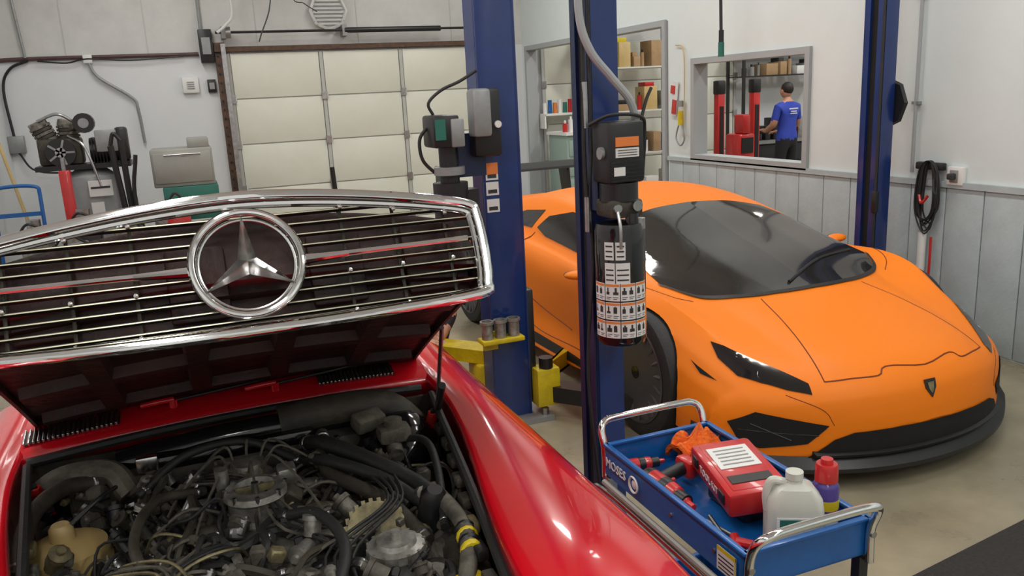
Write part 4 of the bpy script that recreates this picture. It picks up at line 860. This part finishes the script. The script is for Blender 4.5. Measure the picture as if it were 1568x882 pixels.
def drill(name,M,m):
    b=B(); b.lathe([(0,-.02),(.026,-.015),(.032,0),(.032,.09),(.028,.12),(.022,.125),(.022,.155),(.012,.165),(.010,.19),(0,.19)],(0,0,.034),(1,0,0),m,n=20)
    b.lathe([(.033,.06),(.0335,.065),(.0335,.085),(.033,.09)],(0,0,.034),(1,0,0),mBlack,n=20); b.cyl((.12,0,.034),(.16,0,.034),.024,mBlack); b.lathe([(0,-.022),(.024,-.018),(.0325,-.002),(.0325,.012),(0,.013)],(0,0,.034),(1,0,0),mBlack,n=20)
    b.tube([(.03,0,.03),(.02,-.06,.03),(.01,-.115,.03)],.021,mBlack,n=12); b.tube([(.045,-.03,.03),(.05,-.04,.03),(.047,-.05,.03)],.007,mRedO)
    b.box((.01,-.135,.03),(.07,.045,.056),m,bev=.01); b.box((.01,-.158,.03),(.05,.012,.04),mBlack,bev=.004)
    return b.make(name,M=M)
drill('impact_driver',TR(1.150,2.09,zt0+.002,rz=-8,s=.68),mRedO)
drill('cordless_drill',TR(1.150,1.94,zt0+.085,rx=180,ry=4,rz=-82),mRedO)
b=B()
b.box((0,0,.035),(.18,.30,.07),mRedO,bev=.012); b.box((0,0,.068),(.14,.26,.008),mRedO,bev=.003); b.box((.0,.04,.0735),(.12,.12,.002),mLabel)
for k in range(5): b.box((0,.08-k*.02,.0755),(.09,.005,.001),mGrey)
b.box((0,-.08,.0735),(.12,.04,.002),mInk)
for y in(-.1,.1): b.box((-.091,y,.04),(.008,.04,.03),mBlack,bev=.003)
b.text('TOOL KIT',.03,frameM((-.0905,0,.035),(0,-1,0),(0,0,1)),mLabel)
b.make('red_tool_case',M=TR(1.335,1.765,zt0+.062,rx=3,ry=-3,rz=-14))
b=B()
for k,(xx,yy,a,L) in enumerate([(1.21,1.62,100,.2),(1.17,1.55,60,.14),(1.15,1.70,95,.2),(1.20,1.48,10,.12),(1.18,1.62,75,.22),(1.22,1.54,130,.10)]):
    d=V((math.cos(rad(a)),math.sin(rad(a)),0)); p=V((xx,yy,zt0+.012+.006*(k%3))); q_=p-d*L/2; e_=p+d*L/2
    b.tube([q_,p,e_],.006,mSteel,n=8,res=3); b.cyl(q_-V((0,0,.008)),q_+V((0,0,.008)),.014,mSteel,n=10)
    if k%2: b.tube([e_,e_-d*.09],.013,[mRedO,mBlack][k%4//2],n=10,smooth=False)
for k in range(5): b.cyl((1.14+.025*k,1.46+.02*(k%3),zt0),(1.14+.025*k,1.46+.02*(k%3),zt0+.03),.011,mSteel,n=10)
b.make('hand_tools')
b=B(); b.box((1.345,1.76,zt0+.026),(.12,.18,.052),mBlack,bev=.01); b.make('socket_box')
random.seed(3); b=B(); rg=[]
for i in range(19):
    row=[]
    for j in range(19):
        u=i/18-.5; v=j/18-.5; z=.05*math.exp(-7*(u*u+v*v))+.020*math.sin(11*u+5*v+1)+.016*math.sin(15*v-8*u)
        row.append(V((1.38+u*.17+.012*math.sin(v*14),2.035+v*.13+.010*math.sin(u*17),zt0+.060+max(-.02,z))))
    rg.append(row)
b.loft(rg,mRag,closed=False); b.loft([[p-V((0,0,.006)) for p in r] for r in rg],mRag,closed=False)
b.sph((1.38,2.035,zt0+.036),(.07,.055,.034),mRag); b.make('shop_rag')
b=B(); 
def rrect(w,d,r,z,n=6):
    out=[]
    for cx_,cy_2,a0 in((w-r,d-r,0),(-w+r,d-r,90),(-w+r,-d+r,180),(w-r,-d+r,270)):
        for k in range(n+1): a=rad(a0+90*k/n); out.append(V((cx_+r*math.cos(a),cy_2+r*math.sin(a),z)))
    return out
b.loft([rrect(.064,.042,.02,.0),rrect(.070,.046,.022,.008),rrect(.070,.046,.022,.12),rrect(.066,.044,.024,.15),rrect(.045,.036,.022,.178),rrect(.02,.02,.018,.188),rrect(.018,.018,.017,.200)],mJug)
b.cyl((0,0,.198),(0,0,.216),.022,mJug,n=20); b.tube([(-.02,0,.185),(-.055,0,.19),(-.068,0,.155),(-.065,0,.11)],.011,mJug,n=10); b.box((0,-.0467,.07),(.10,.002,.08),mLabel); b.box((0,-.048,.095),(.085,.001,.02),mGreen)
b.make('fluid_jug',M=TR(1.322,1.525,zt0,rz=-28))
b=B(); b.lathe([(0,0),(.031,0),(.033,.004),(.033,.15),(.030,.158),(.022,.168),(.022,.17),(.0,.17)],(0,0,0),(0,0,1),mPurple,n=28); b.lathe([(.0333,.03),(.0335,.032),(.0335,.075),(.0333,.077)],(0,0,0),(0,0,1),mLabel,n=28); b.lathe([(.0333,.09),(.0336,.092),(.0336,.115),(.0333,.117)],(0,0,0),(0,0,1),mYellow,n=28)
b.lathe([(0,.165),(.029,.165),(.029,.205),(.026,.212),(.016,.212),(.015,.225),(0,.225)],(0,0,0),(0,0,1),mRedO,n=24); b.make('spray_can',M=TR(1.430,1.530,zt0))
w=bpy.data.worlds.new('world'); scn.world=w; w.use_nodes=True; w.node_tree.nodes['Background'].inputs[0].default_value=(.5,.5,.5,1); w.node_tree.nodes['Background'].inputs[1].default_value=.3
